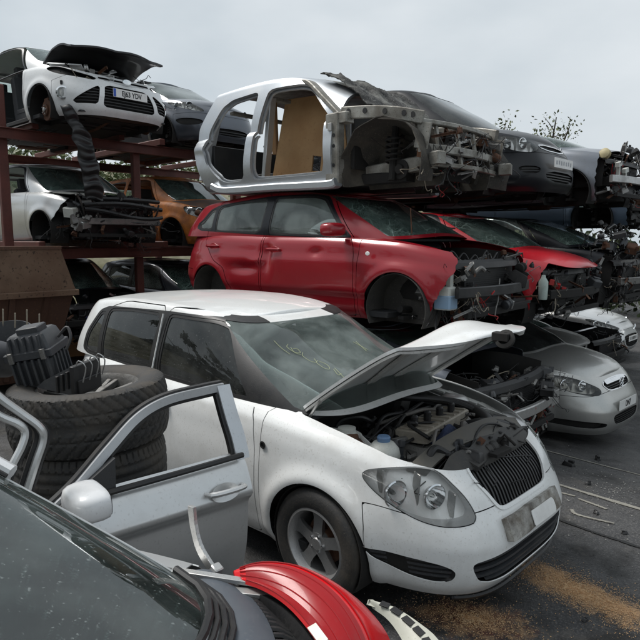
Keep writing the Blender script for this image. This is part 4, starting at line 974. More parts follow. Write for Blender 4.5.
def red_hatchback_two():
    root = thing('hatchback', 'bright red hatchback with its bonnet on and no bumper, under the black car', 'car', (-1.10, 4.06, .86), 0.)
    d, fx, fz = variant(2.6, .87, .98, **MID); dent = dent_fn([((-1.6, 0, 1.45), (.9, .8, .25), (0, 0, -.07))], .006, 5)
    c = Car(dent, **d); doors, wins, dlo = doors_windows(fx, fz)
    build_body(root, c, red2_paint, doors, wins, glass_mat=glass_clear, ws_mat=glass_broken, bonnet='closed', strip_x=lambda s: .40 - s.x + jag(s.z) + .25 * (s.z - .6), strip_deck=lambda s: 2. - s.x, pillar=(dlo, black_paint), bpoly_kw=dict(w=.76))
    interior(root, c); underbody(root, c, 3, False); stripped_front(root, c, 33, .20, n=44)
    for k in range(4): MB().box((.50, -.6 + .16 * k, .60 - .05 * k), (.05, .05, .06), rotm(.3 * k, .2, .4)).build('connector', red_bits, root)
    m = MB(); m.lathe([(.045, -.14), (.05, -.1), (.05, .05), (.025, .09), (.018, .12), (0, .12)], (.46, -.72, .56), None, 16); m.build('fluid_bottle', material('pale_green_bottle', (.42, .50, .46), .4, dirt=.4, scale=12), root)

def black_car():
    root = thing('car', 'black car with clear headlamp and white number plate on the bright red hatchback', 'car', (-1.78, 4.36, 2.28), 0.)
    d, fx, fz = variant(2.6, .86, 1.02, **MID); d['zr'] = [(x, z + .15) for x, z in d['zr']]; dent = dent_fn([((.6, -.75, .55), (.18, .2, .16), (-.06, .05, 0)), ((.2, -.8, .75), (.2, .3, .15), (-.02, .05, 0)), ((-1.5, 0, 1.5), (1., .8, .3), (0, 0, -.05))], .008, 8)
    c = Car(dent, **d); doors, wins, dlo = doors_windows(fx, fz); ay = c.a_y
    build_body(root, c, black_paint, doors, wins, glass_mat=glass_dark, bonnet='closed', lamps=[lamp_poly(c, .36, .74, .62, .80, .03)],
        bumper=([(0, .64), (ay(.5), .62), (ay(.8), .62), (2, .58)], c.a_x(p_arch(c))), bumper_mat=black_paint,
        grilles=[dict(poly=rounded([(-.36, .74), (.36, .74), (.34, .66), (-.34, .66)], 1), hs=[.68, .71], w=.012, depth=.04, frame=.012), dict(poly=rounded([(-.40, .42), (.40, .42), (.36, .30), (-.36, .30)], 1), name='lower_grille', hs=[.33, .36, .39], w=.012, depth=.04),
                 dict(poly=rounded([(.46, .46), (.74, .47), (.70, .38), (.48, .38)], 1), name='fog_grille', both=True, hs=[.41, .44], depth=.03)], pillar=(dlo, black_paint))
    plate(root, c, (.872, 0, .52), 0, '', blue=False)
    for k in range(7): MB().box((.8765, -.20 + .066 * k, .52 + .004 * (k % 2)), (.001, .030, .045)).build('plate_character', midgrey_paint, root)
    interior(root, c); underbody(root, c, 4, False)
    MB().lathe([(.0, -.10), (.16, -.08), (.20, 0), (.16, .07), (0, .09)], (-1.55, .1, 1.66), np.diag([1.5, 1.2, .6]), 24).build('roof_bundle', black_plastic, root)

def silver_mpv():
    root = thing('car', 'silver car with chrome grille bar and closed bonnet, parked on the ground', 'car', (-1.0, 4.56, -.47), R(-2))
    d, fx, fz = variant(2.7, .90, 1.06, 1.08, **MID); c = Car(dent_fn([], .003, 4, (1.12, .72)), **d); doors, wins, dlo = doors_windows(fx, lambda z: z * 1.06); ay = c.a_y
    wins = [[(x, 1.12 + (z - 1.12) * .72 if z > 1.12 else z) for x, z in w] for w in wins]
    build_body(root, c, silver_paint, doors, wins, glass_mat=glass_dark, bonnet='closed', lamps=[rounded([(ay(.44), .70), (ay(.55), .76), (ay(.68), .825), (ay(.78), .855), (ay(.825), .83), (ay(.82), .77), (ay(.76), .69), (ay(.62), .645), (ay(.48), .64)], 2)],
        bumper=([(0, .66), (ay(.4), .66), (ay(.6), .64), (ay(.80), .64), (2, .60)], c.a_x(p_arch(c))),
        grilles=[dict(poly=rounded([(-.40, .775), (.40, .775), (.34, .675), (.2, .655), (-.2, .655), (-.34, .675)], 2), hs=[.68, .70, .72], w=.008, depth=.05, frame=.010, frame_mat=chrome),
                 dict(poly=rounded([(-.34, .42), (.34, .42), (.37, .36), (.30, .28), (-.30, .28), (-.37, .36)], 2), name='lower_grille', hs=[.30, .325, .35, .375, .40], w=.010, depth=.05),
                 dict(poly=rounded([(.46, .35), (ay(.84), .38), (ay(.85), .31), (.50, .265)], 2), name='fog_grille', both=True, depth=.06)], lamp_kw=dict(mats=(material('dull_reflector', (.34, .33, .30), .35, metal=.6), black_plastic)))
    h, _ = split(c.body, np.maximum(np.abs(c.body.a) - .30, np.abs(c.body.z - .745) - .018)); panel('chrome_bar', h.offset(.012), chrome, root, .012)
    m = MB(); t = np.linspace(0, 2 * PI, 25); x0 = float(c.nose(.85)) + .03; m.tube(np.c_[np.full(25, x0), .055 * np.cos(t), .73 + .055 * np.sin(t)], .007, 6, False); m.tube(hose([(x0, -.045, .70), (x0 + .004, 0, .735), (x0, .045, .76)], 8), .008, 6); m.build('badge', chrome, root)
    plate(root, c, (float(c.nose(.5)) + .012, 0, .50), 0, 'DN7', blue=False)
    for sd in (-1, 1):
        for ax in c.p['axles']: make_wheel(root, (ax, sd * (c.p['W'] - .12), .315), sd, .315, .205, alu, 7)
    m = MB(); m.box((.10, -.30, .96), (.04, .02, .015)); m.build('washer_jet', seal, root)
    interior(root, c, seats=False); underbody(root, c, 5)

def dark_hatch_under():
    root = thing('car', 'dark crushed car with smashed windscreen and stripped nose under the dark red hatchback', 'car', (-.80, 2.30, -.10), R(1))
    d, fx, fz = variant(2.55, .86, .98, **LOW); c = Car(dent_fn([], .010, 3, (.98, .34)), **d); doors, wins, dlo = doors_windows(fx, fz)
    wins = [[(x, .98 + (z - .98) * .34 if z > .98 else z) for x, z in w] for w in wins]
    build_body(root, c, grey_paint, doors, (), glass_mat=glass_dark, ws_mat=glass_broken, bonnet='none', strip_x=lambda s: .10 - s.x + jag(s.z), handles=False)
    underbody(root, c, 6); stripped_front(root, c, 44, .16, n=60, zhi=.72, beam_mat=alu)
    for sd in (-1, 1):
        m = MB(); m.box((.46, sd * .55, .47), (.16, .12, .10)); m.box((.55, sd * .55, .47), (.02, .17, .14)); m.build('crash_can', alu, root)
    clutter(root, (.0, -.70, .55), (.40, .66, .74), 45, 26, None, True)

def stack_three():
    # dark bonnet on the ground behind the silver car
    root = thing('car', 'dark grey car with a flat bonnet, on the ground behind the silver car', 'car', (-2.10, 6.75, -.50), 0.)
    d, fx, fz = variant(2.55, .86, .98, **LOW); c = Car(dent_fn([], .012, 6, (.98, .5)), **d)
    build_body(root, c, midgrey_paint, (), (), ws_mat=glass_broken, bonnet='closed', bonnet_mat=material('faded_bonnet', (.12, .12, .112), .45, coat=.2, dirt=.6, scale=4), strip_x=lambda s: .36 - s.x + jag(s.z), strip_deck=lambda s: 2. - s.x)
    underbody(root, c, 7); stripped_front(root, c, 51, .10, n=24, beam=False)
    root = thing('car', 'black stripped car with smashed windscreen between the faded bonnet and the grey wreck', 'car', (-1.08, 6.15, .90), 0.)
    d, fx, fz = variant(2.6, .86, .98, **LOW); c = Car(dent_fn([((-1.4, 0, 1.4), (.9, .8, .3), (0, 0, -.12))], .010, 7), **d); doors, wins, dlo = doors_windows(fx, fz)
    build_body(root, c, black_paint, doors, wins, ws_mat=glass_broken, bonnet='none', strip_x=lambda s: .30 - s.x + jag(s.z), pillar=(dlo, black_paint))
    underbody(root, c, 8); stripped_front(root, c, 52, .20, n=60, zhi=.95); clutter(root, (.0, -.7, .75), (.45, .7, 1.25), 152, 36, [black_plastic, dark_void, dull_alu, grey_plastic], True); interior(root, c)
    root = thing('car', 'grey wreck with open wheel arch and torn headlamp mounts, on top beside the black car', 'car', (-1.30, 6.25, 2.24), R(-1))
    d, fx, fz = variant(2.6, .86, .98, **LOW); c = Car(dent_fn([((-1.4, 0, 1.4), (.9, .8, .3), (0, 0, -.25))], .010, 9), **d); doors, wins, dlo = doors_windows(fx, fz)
    build_body(root, c, midgrey_paint, doors, wins, ws_mat=glass_broken, bonnet='closed', strip_x=lambda s: .36 - s.x + jag(s.z), strip_deck=lambda s: .42 - s.x, pillar=(dlo, black_paint), bpoly_kw=dict(w=.74))
    underbody(root, c, 9); stripped_front(root, c, 53, .22, n=44, zhi=.9, beam_mat=alu)
    for yy, zz in ((-.55, .66), (-.30, .60), (.45, .66)): MB().box((.58, yy, zz), (.05, .17, .06), rotm(.2, 0, .1)).box((.56, yy + .05, zz - .10), (.04, .05, .2)).build('lamp_mount', milky, root)
    MB().lathe([(.05, -.03), (.075, -.02), (.07, .03), (.03, .05), (0, .05)], (.42, -.62, .80), rotm(R(70), 0, 0), 18).build('filler_cap', material('dirty_yellow', (.42, .36, .20), .6, dirt=.5, scale=12), root)
    MB().lathe([(.09, -.04), (.13, 0), (.10, .04), (0, .05)], (.52, .60, .86), rotm(R(60), R(30), 0), 18).build('air_duct', black_plastic, root)
    # next stack along: blue-grey wing
    root = thing('car', 'blue-grey car with a bare wheel arch at the far end of the top row', 'car', (-1.70, 8.3, 1.95), 0.)
    d, fx, fz = variant(2.6, .86, .98, **LOW); c = Car(dent_fn([], .008, 10), **d); doors, wins, dlo = doors_windows(fx, fz)
    build_body(root, c, bluegrey_paint, doors, wins, ws_mat=glass_broken, bonnet='closed', strip_x=lambda s: .5 - s.x + jag(s.z), strip_deck=lambda s: 2. - s.x, pillar=(dlo, black_paint))
    underbody(root, c, 12); stripped_front(root, c, 61, .24, n=30); clutter(root, (-.4, -.8, -.25), (.4, .7, .25), 161, 24, [black_plastic, dark_void, dull_alu], True)
    root = thing('car', 'black crushed car holding up the blue-grey car', 'car', (-1.75, 8.35, .62), 0.)
    d, fx, fz = variant(2.6, .86, .98, **LOW); c = Car(dent_fn([], .012, 11, (.98, .55)), **d)
    build_body(root, c, black_paint, (), (), ws_mat=glass_broken, bonnet='none', strip_x=lambda s: .2 - s.x)
    underbody(root, c, 13); stripped_front(root, c, 62, .1, n=30)
    root = thing('car', 'flattened dark car at the bottom of the farthest stack', 'car', (-2.0, 8.5, -.58), 0.)
    d, fx, fz = variant(2.6, .86, .9, **LOW); c = Car(dent_fn([], .014, 12, (.86, .3)), **d)
    build_body(root, c, grey_paint, (), (), ws_mat=False, bonnet='none', strip_x=lambda s: .2 - s.x); underbody(root, c, 14); stripped_front(root, c, 63, .1, n=24)

def far_silver_hatch():
    root = thing('hatchback', 'small pale silver hatchback with dark grille and slanted headlamps, parked at the back', 'car', (-2.62, 10.3, -.50), R(0))
    d, fx, fz = variant(2.54, .87, .97, **MID); c = Car(None, **d); doors, wins, dlo = doors_windows(fx, fz); ay = c.a_y
    build_body(root, c, silver_cool, doors, wins, glass_mat=glass_dark, bonnet='closed', lamps=[rounded([(ay(.40), .66), (ay(.55), .72), (ay(.72), .80), (ay(.80), .84), (ay(.81), .81), (ay(.74), .71), (ay(.60), .65), (ay(.46), .63)], 2)],
        bumper=([(0, .62), (ay(.5), .62), (ay(.8), .62), (2, .6)], c.a_x(p_arch(c))),
        grilles=[dict(poly=rounded([(-.36, .52), (.36, .52), (.40, .44), (.33, .27), (-.33, .27), (-.40, .44)], 2), hs=[.30, .34, .38, .42, .46, .5], w=.01, depth=.05), dict(poly=rounded([(.52, .47), (ay(.80), .50), (ay(.79), .36), (.60, .33)], 2), name='fog_grille', both=True, depth=.05, frame=.02, frame_mat=silver_cool)])
    plate(root, c, (float(c.nose(.5)) + .012, 0, .44), 0, '', blue=False)
    for k in range(5): MB().box((float(c.nose(.5)) + .0165, -.16 + .08 * k, .44), (.001, .04, .06)).build('plate_character', ink, root)
    m = MB(); m.tube(hose([(.86, -.03, .62), (.875, 0, .68), (.86, .03, .72)], 8), .010, 6); m.build('badge', chrome, root)
    for sd in (-1, 1):
        for ax in c.p['axles']: make_wheel(root, (ax, sd * (c.p['W'] - .12), .305), sd, .305, .2, alu, 7)
    interior(root, c, seats=False); underbody(root, c, 15)
def white_rack_car():
    root = thing('hatchback', 'white hatchback with a doorless side and crumpled black bonnet on the upper rack', 'car', (-6.64, 1.48, 3.38), R(2))
    d, fx, fz = variant(2.65, .91, .98, **MID); c = Car(None, **d); doors, wins, dlo = doors_windows(fx, fz); ay = c.a_y
    o = build_body(root, c, white_old, doors, wins, skip_doors=((0, 'r'),), skip_windows=((0, 'r'),), glass_mat=glass_clear, ws_mat=glass_broken, bonnet='none', bpoly_kw=dict(w=.72), lamp_cut=.40,
        bumper=([(0, .64), (ay(.4), .68), (ay(.6), .72), (ay(.84), .64), (2, .60)], c.a_x(p_arch(c))),
        grilles=[dict(poly=rounded([(-.33, .60), (.33, .60), (.40, .32), (.36, .29), (-.36, .29), (-.40, .32)], 1, .1), name='grille', hs=[.33, .37, .41, .45, .49, .53, .57], w=.012, depth=.07),
                 dict(poly=rounded([(.40, .58), (.46, .56), (ay(.72), .36), (ay(.70), .32), (.47, .32)], 1, .1), name='side_grille', both=True, hs=[.36, .40, .44, .48, .52], w=.010, depth=.06),
                 dict(poly=rounded([(ay(.42), .70), (ay(.62), .74), (ay(.80), .86), (ay(.86), .84), (ay(.80), .72), (ay(.60), .66), (ay(.44), .64)], 2), name='lamp_opening', both=True, depth=.12)], pillar=(dlo, black_paint))
    plate(root, c, (float(c.nose(.5)) + .018, 0, .50), 0, 'EJ63 YDV')
    for sd in (-1, 1):
        k = np.argmin((np.abs(c.body.a) - ay(.78)) ** 2 + (c.body.z - .46) ** 2 + (np.sign(c.body.y) != sd) * 9); p = c.body.V[k, :3]; M = rotm(0, 0, sd * .75) @ np.array(((0, 0, 1), (0, 1, 0), (-1, 0, 0)), float)
        MB().lathe([(.085, -.02), (.088, .012), (.068, .016), (.055, -.01)], p, M, 24, False).build('fog_lamp_ring', chrome, root); MB().lathe([(.052, -.012), (.045, .004), (0, .01)], p, M, 18).build('fog_lamp', lens, root)
    h, _ = split(c.body, np.maximum(np.abs(c.body.a) - .40, np.abs(c.body.z - .685) - .016)); panel('chrome_bar', h.offset(.008), chrome, root, .02)
    m = MB(); m.lathe([(.07, 0), (.065, .012), (0, .016)], (float(c.nose(.78)) + .01, 0, .685), np.array(((0, 0, 1), (0, 1, 0), (-.5, 0, 0)), float), 20); m.build('badge', chrome, root)
    k = np.argmin((c.body.x - .45) ** 2 + (c.body.z - .60) ** 2 + (c.body.y > 0) * 9); p = c.body.V[k, :3]; MB().box(p, (.05, .03, .05), rotm(0, 0, -.6)).build('washer_hole', seal, root)
    interior(root, c); underbody(root, c, 20); bare_hubs(root, c)
    # crumpled bonnet folded up, dark underside outward
    n1, n2 = 26, 34; G = np.zeros((n1, n2, 3))
    for i in range(n1):
        for j in range(n2):
            u = i / (n1 - 1); v = j / (n2 - 1); y = -.70 + 1.40 * v; x = -.22 + 1.0 * u - .16 * (2 * v - 1) ** 2 * u
            z = .985 + .13 * math.sin(min(1, u * 1.1) * PI * .72) - .05 * max(0, u - .6) + .008 * math.sin(u * 11 + v * 6) * u + .022 * abs(math.sin(v * 8 + u * 3)) * u + .07 * max(0, .35 - abs(u - .35)) * (1 - v)
            G[i, j] = (x, y, z)
    MB().sheet(G, .022).build('bonnet', material('bonnet_black', (.016, .016, .018), .45, coat=.2, dirt=.5, dirt_col=(.07, .065, .06), scale=5), root)
    clutter(root, (-.1, -.6, .60), (.62, .6, .86), 71, 40, [alu, dull_alu, black_plastic, dark_void, milky, alu])
    m = MB(); G = np.array([[(.10 + .42 * u, -.80 + .16 * v + .25 * u, .90 - .05 * u + .03 * math.sin(v * 9) - .06 * v) for v in np.linspace(0, 1, 6)] for u in np.linspace(0, 1, 8)]); m.sheet(G, .004); m.build('torn_wing_edge', white_old, root)
    m = MB(); m.box((.45, 0, .24), (.5, 1.3, .02), rotm(0, .05, 0)); m.build('undertray', black_plastic, root)

def hanging_liner():
    # long ribbed liner dangling from the upper car
    n = 90; G = []
    for k in range(n):
        t = k / (n - 1); z = 3.66 - 1.20 * t; x = -6.05 + .10 * math.sin(t * 2.2); y = .82 + .20 * t - .12 * max(0, .25 - t) * 4
        w = .06 + .065 * min(1, t * 3.2) + .012 * math.sin(t * 23); dep = .05 + .016 * math.sin(t * 75)
        G.append([(x + dep * math.cos(a) + .02 * math.sin(t * 31), y + w * math.sin(a) , z + .02 * math.sin(a * 2 + t * 9)) for a in np.linspace(-1.5, 1.5, 9)])
    o = MB().sheet(np.array(G)[:, ::-1], .006).build('wheel_liner', black_plastic)
    tag(o, 'long ribbed black wheel-arch liner hanging down from the white car on the rack', 'car part')

def silver_rack_car():
    root = thing('hatchback', 'silver hatchback with its whole nose stripped on the lower rack', 'car', (-7.19, 1.62, 1.71), R(2))
    d, fx, fz = variant(2.65, .91, .98, **MID); c = Car(None, **d); doors, wins, dlo = doors_windows(fx, fz)
    build_body(root, c, silver_cool, doors, wins, glass_mat=glass_clear, ws_mat=glass_broken, bonnet='none', strip_x=lambda s: .44 - s.x + jag(s.z) - .55 * np.clip(.75 - s.z, 0, 1), skip_windows=(0,), pillar=(dlo, black_paint), bpoly_kw=dict(w=.72))
    interior(root, c); underbody(root, c, 21); stripped_front(root, c, 72, .32, n=70, zhi=.88)
    m = MB(); G = np.array([[(.10 + .55 * u, -.72 + .55 * v, .90 - .05 * u + .02 * math.sin(v * 9)) for v in np.linspace(0, 1, 6)] for u in np.linspace(0, 1, 8)]); m.sheet(G, .01); m.build('torn_bonnet_liner', material('pale_insulation', (.40, .40, .37), .8, dirt=.7, scale=8), root)
    y = np.linspace(-.55, .80, 14)
    for k, (dx, z) in enumerate(((.74, .80), (.80, .70), (.78, .58), (.74, .46))):
        G = np.array([[(dx + ddx - .16 * (q / .8) ** 2 + .02 * math.sin(q * 5 + k * 2), q, z + dz + .03 * math.sin(q * 3 + k * 1.7) * (k % 3)) for q in y] for ddx, dz in ((-.05, .02), (0, .024), (.012, 0), (0, -.02), (-.04, -.024))])
        MB().sheet(G[:, ::-1], .006).build('grille_bar', black_plastic, root)
    MB().box((.52, -.66, .60), (.20, .12, .14), rotm(.2, .1, .3)).build('lamp_remnant', milky, root)
    MB().box((.60, -.55, .45), (.25, .16, .10), rotm(.2, .3, .3)).build('bracket', alu, root)

def grey_rack_car():
    root = thing('hatchback', 'dark grey hatchback with swept pale headlamp beside the white car on the rack', 'car', (-7.25, 3.72, 3.38), R(0))
    d, fx, fz = variant(2.55, .85, 1., **MID); c = Car(None, **d); doors, wins, dlo = doors_windows(fx, fz); ay = c.a_y
    build_body(root, c, grey_paint, doors, wins, bonnet='closed', lamps=[rounded([(ay(.44), .68), (ay(.56), .76), (ay(.70), .83), (ay(.79), .85), (ay(.80), .82), (ay(.74), .72), (ay(.60), .66), (ay(.48), .64)], 2)],
        bumper=([(0, .62), (ay(.5), .62), (ay(.8), .62), (2, .6)], c.a_x(p_arch(c))), grilles=[dict(poly=rounded([(-.4, .40), (.4, .40), (.36, .28), (-.36, .28)], 2), hs=[.31, .35], depth=.04), dict(poly=rounded([(.5, .52), (ay(.78), .55), (ay(.74), .42), (.54, .42)], 2), name='fog_grille', both=True, depth=.03)], pillar=(dlo, black_paint),
        lamp_kw=dict(mats=(plate_white, black_plastic)))
    interior(root, c); underbody(root, c, 22)

def burnt_rack_car():
    root = thing('hatchback', 'burnt-out orange hatchback, rusty and scorched, on the lower rack', 'car', (-7.05, 3.75, 1.66), R(0))
    d, fx, fz = variant(2.6, .87, .98, **MID); c = Car(dent_fn([], .008, 14), **d); doors, wins, dlo = doors_windows(fx, fz); ay = c.a_y
    build_body(root, c, burnt_orange, doors, wins, ws_mat=glass_broken, skip_windows=(0,), skip_glass=True, bonnet='closed', bonnet_mat=material('burnt_bonnet', (.05, .03, .022), .7, dirt=.7, dirt_col=(.20, .07, .02), scale=5), lamps=[lamp_poly(c, .46, .78, .62, .80, .03)], strip_x=lambda s: .62 - s.x + jag(s.z), strip_deck=lambda s: 2. - s.x)
    interior(root, c); underbody(root, c, 23); stripped_front(root, c, 74, .26, n=34)

def rack_bottom():
    specs = [('stripped black car on timbers under the lower rack, behind the skip', (-7.3, 1.55, 0.20), black_paint, 31), ('dented dark grey car on timbers under the lower rack, beside the red rack post', (-6.75, 3.65, .12), grey_paint, 32)]
    for lab, loc, mt, sd in specs:
        root = thing('car', lab, 'car', loc, R(1))
        d, fx, fz = variant(2.6, .86, .95, **LOW); c = Car(dent_fn([], .012, sd, None), **d); doors, wins, dlo = doors_windows(fx, fz)
        build_body(root, c, mt, doors, wins, ws_mat=glass_broken, bonnet='none', strip_x=lambda s: .25 - s.x + jag(s.z), pillar=(dlo, black_paint)); underbody(root, c, sd); stripped_front(root, c, sd + 60, .2, n=40, zhi=.85)
    for lab, loc, mt, sd in specs:
        for k, dx in enumerate((-.6, -2.0)):
            gz = float(ground_z(0, loc[1])); hh = loc[2] + .19 - gz; o = MB().box((0, 0, hh / 2), (.22, 1.6, hh)).build('timber_sleeper', wood_edge); o.location = (loc[0] + dx, loc[1], gz); tag(o, ('front' if k == 0 else 'rear') + ' timber sleeper under the ' + ('stripped black car' if sd == 31 else 'dented dark grey car') + ' below the rack', 'timber')
    # navy wing leaning by the skip
    G = np.array([[(-5.6 + .62 * u, .62 + .30 * u + .06 * math.sin(v * 3), .62 + .28 * v + .16 * math.sin(u * PI * .9) - .10 * u) for v in np.linspace(0, 1, 10)] for u in np.linspace(0, 1, 14)])
    o = MB().sheet(G, .004).build('car_wing', blue_paint); tag(o, 'loose navy blue car wing leaning beside the rusty skip', 'car part')
# ---------------------------------------------------------------- bare silver body shell on top of the dark red car
def bare_shell():
    root = thing('car_shell', 'bare silver car body shell with open door frames and a plywood board inside', 'car shell', (-1.40, 2.30, 2.06), R(0))
    d, fx, fz = variant(2.75, .88, 1.06, res=.034, rows=40, zax=.47, rax=.44,
        zb=[(-3.4, .44), (-2.5, .40), (0, .36), (.84, .36)])
    d['zr'] = [(x, z + .04) for x, z in d['zr']]
    c = Car(dent_fn([((-.9, 0, 1.5), (.5, .9, .3), (0, 0, -.05))], .004, 12), **d)
    B, G, Rf, D = c.body, c.house, c.roof, c.deck
    # side frames: everything between the rear edge and the front hinge pillar, with two door openings
    xr, xf = -2.78, -.55
    po_f = rounded([(-.68, .50), (-.64, .60), (-.68, 1.06), (-1.03, 1.42), (-1.16, 1.455), (-1.58, 1.465), (-1.64, 1.43), (-1.73, 1.0), (-1.74, .58), (-1.70, .50), (-.80, .49)], 2, .12)
    po_r = rounded([(-1.86, .56), (-1.84, 1.0), (-1.79, 1.44), (-1.84, 1.47), (-2.25, 1.45), (-2.42, 1.38), (-2.60, 1.12), (-2.64, .92), (-2.56, .74), (-2.40, .60), (-2.22, .50), (-1.93, .50)], 2, .12)
    rear = lambda s: (-2.74 - .08 * np.sin((s.z - .5) * 3.2)) - s.x + .30 * np.clip(.85 - s.z, 0, 1) + .34 * np.clip(s.z - 1.18, 0, 1)
    side = B + G
    side, _ = split(side, rear(side))                             # keep in front of the rear cut
    a, _ = split(side, side.x - xf); side = a
    a, _ = split(side, .42 - np.abs(side.y)); side = a            # only the flanks
    _, side = split(side, sdpoly(side.x, side.z, po_f)); _, side = split(side, sdpoly(side.x, side.z, po_r))
    for s, sd in zip(by_side(side), (-1, 1)):
        fo = panel('side_frame', s, shell_metal, root, .03)
    # pressed lips round the openings
    for poly in (po_f, po_r):
        full = B + G; a, _ = split(full, .42 - np.abs(full.y)); lip, _ = split(a, np.abs(sdpoly(a.x, a.z, poly) - .012) - .034)
        lip, _ = split(lip, sdpoly(lip.x, lip.z, poly) - .030); _, lip = split(lip, sdpoly(lip.x, lip.z, poly) + .016)
        for s in by_side(lip): panel('door_lip', s.offset(-.050), material('lip_metal', (.62, .64, .66), .35, metal=.6, dirt=.5, scale=9), root, .02)
    # sill
    for sd in (-1, 1):
        m = MB(); P = [(-2.45, .47), (-2.2, .41), (-1.4, .40), (-.60, .38), (-.48, .40)]
        m.rail(hose([(x, sd * .845, z) for x, z in P], 20), .11, .08); m.build('sill', shell_metal, root)
    a, Rf2 = split(Rf, Rf.x - (-2.62)); panel('roof', Rf2, shell_worn, root, .03)
    # cross members and floor inside
    MB().box((-1.55, 0, .42), (2.1, 1.6, .04)).build('floor_pan', shell_worn, root)
    for x, z in ((-1.72, 1.40), (-2.45, 1.35), (-.98, 1.42)): MB().bar((x, -.56, z), (x, .56, z), .08, .035).build('roof_rail', shell_worn, root)
    for sd in (-1, 1): MB().bar((-2.60, sd * .66, 1.30), (-2.72, sd * .80, .55), .10, .05).build('rear_pillar', shell_metal, root)
    MB().box((-2.62, 0, .72), (.06, 1.45, .5)).build('rear_panel', black_plastic, root)
    clutter(root, (-2.55, -.5, .5), (-1.95, .6, 1.15), 81, 26, [black_plastic, grey_plastic, dull_alu, dark_void])
    # plywood board leaning across the front opening
    M = rotm(0, 0, R(6)) @ rotm(R(-9), 0, 0)
    pts = [(-.60, 0), (.38, 0), (.44, .30), (.30, .84), (.10, .96), (-.50, .98)]; hole = [(-.02, .13), (.10, .12), (.10, .28), (-.02, .30)]
    # board built round its hole: four pieces of one sheet
    quad = lambda P: MB().prism(P, .02, np.array(((1, 0, 0), (0, 0, -1), (0, 1, 0)), float))
    m = MB(); T = np.array(((1, 0, 0), (0, 0, -1), (0, 1, 0)), float); v = [(x, z) for x, z in pts + hole]; n = len(v)
    V = np.array([(x, 0, z) for x, z in v] + [(x, .02, z) for x, z in v]) @ M.T + np.array((-1.25, -.42, .47))
    F = [(0, 1, 7, 6), (1, 2, 8, 7), (2, 3, 8), (3, 4, 9, 8), (4, 5, 9), (5, 0, 6, 9)]
    fs = F + [tuple(i + n for i in f[::-1]) for f in F] + [(i, (i + 1) % 6, (i + 1) % 6 + n, i + n)[::-1] for i in range(6)] + [(6 + i, 6 + (i + 1) % 4, 6 + (i + 1) % 4 + n, 6 + i + n) for i in range(4)]
    m.add(V, fs); o = m.build('plywood_board', plywood, None, 20); o.location = root.location
    tag(o, 'brown plywood board with a square hole leaning inside the bare silver shell', 'board')
    o = MB().box((0, 0, 0), (.075, .05, .62), rotm(0, R(-3), 0)).build('timber_post', wood_edge); o.location = (-1.40 - 1.98, 2.30 - .30, 2.06 + 1.16); tag(o, 'short timber post standing in the rear opening of the silver shell', 'timber')
    MB().bar((-1.86, -.55, .55), (-1.66, -.62, 1.40), .09, .05).build('belt_pillar', shell_metal, root)
    # roof top torn, rusty
    rg = np.random.default_rng(14); nu_, nv_ = 34, 40; G2 = np.array([[(-.98 + .62 * u + .03 * math.sin(v * 13), -.56 + 1.12 * v, 1.535 - .40 * u ** 1.6) for v in np.linspace(0, 1, nv_)] for u in np.linspace(0, 1, nu_)])
    fl = G2.reshape(-1, 3); G2[:, :, 2] += (.020 * wobble(fl, 11, 3) + .018 * wobble(fl, 24, 8)).reshape(nu_, nv_) + rg.normal(0, .006, (nu_, nv_)); G2[:, :, 0] += .012 * wobble(fl, 19, 5).reshape(nu_, nv_)
    MB().sheet(G2, .01).build('torn_windscreen_trim', material('charred_trim', (.022, .021, .020), .8, dirt=.9, dirt_col=(.34, .34, .31), scale=7), root)
    for sd in (-1, 1):
        m = MB(); P = hose([(-.50, sd * .76, 1.02), (-.80, sd * .70, 1.26), (-1.05, sd * .62, 1.44), (-1.2, sd * .58, 1.49)], 10)
        m.rail(P, .085, .045); m.build('windscreen_pillar', shell_worn, root)
    # hinge pillars
    for sd in (-1, 1):
        m = MB(); m.box((-.56, sd * .80, .72), (.17, .10, .66)); m.box((-.50, sd * .78, 1.0), (.24, .12, .10)); m.build('hinge_pillar', shell_worn, root)
        for z in (.62, .92): MB().box((-.57, sd * .858, z), (.05, .02, .07)).build('hinge_plate', alu, root)
        for z in (.56, .74, .84): MB().lathe([(.018, 0), (.018, .004), (0, .004)], (-.53, sd * .853, z), rotm(R(-90) * sd * -1, 0, 0), 12).build('hinge_hole', seal, root)
    # upper wing rail with drilled holes, over a deep wheel housing
    for sd in (-1, 1):
        m = MB(); P = hose([(-.50, sd * .76, 1.05), (-.20, sd * .76, 1.02), (.12, sd * .73, .97), (.36, sd * .66, .91)], 10)
        m.rail(P, .045, .115); m.build('wing_rail', shell_worn, root)
        for k in range(5): p = P[1 + 2 * k - (k > 3)]; MB().lathe([(.026, 0), (.026, .003), (0, .003)], (p[0], p[1] + sd * .026, p[2] + .01), rotm(R(90) * -sd * 1., 0, 0), 14).build('rail_hole', seal, root)
        # wheel housing: ragged bowl
        n1, n2 = 22, 14; Gq = np.zeros((n1, n2, 3))
        for i in range(n1):
            for j in range(n2):
                a = R(-22) + R(224) * i / (n1 - 1); t = j / (n2 - 1); r = .47 * (1 - .30 * t ** 2) + .012 * math.sin(a * 9 + t * 8)
                Gq[i, j] = (-.02 + r * math.cos(a), sd * (.80 - .42 * t + .012 * math.sin(a * 7)), .52 + r * math.sin(a) * .92)
        MB().sheet(Gq if sd > 0 else Gq[:, ::-1], .008).build('wheel_housing', material('muddy_metal', (.040, .037, .032), .85, dirt=.8, dirt_col=(.14, .12, .092), scale=5, bump=.5, bump_scale=14), root)
        m = MB(); m.prism([(.46 * math.cos(R(-22) + R(224) * k / 23) - .02, .46 * math.sin(R(-22) + R(224) * k / 23) + .52) for k in range(24)], .012, np.array(((1, 0, 0), (0, 0, 1), (0, 1, 0)), float), (0, sd * .40, 0)); m.build('inner_housing', MATS['muddy_metal'], root)
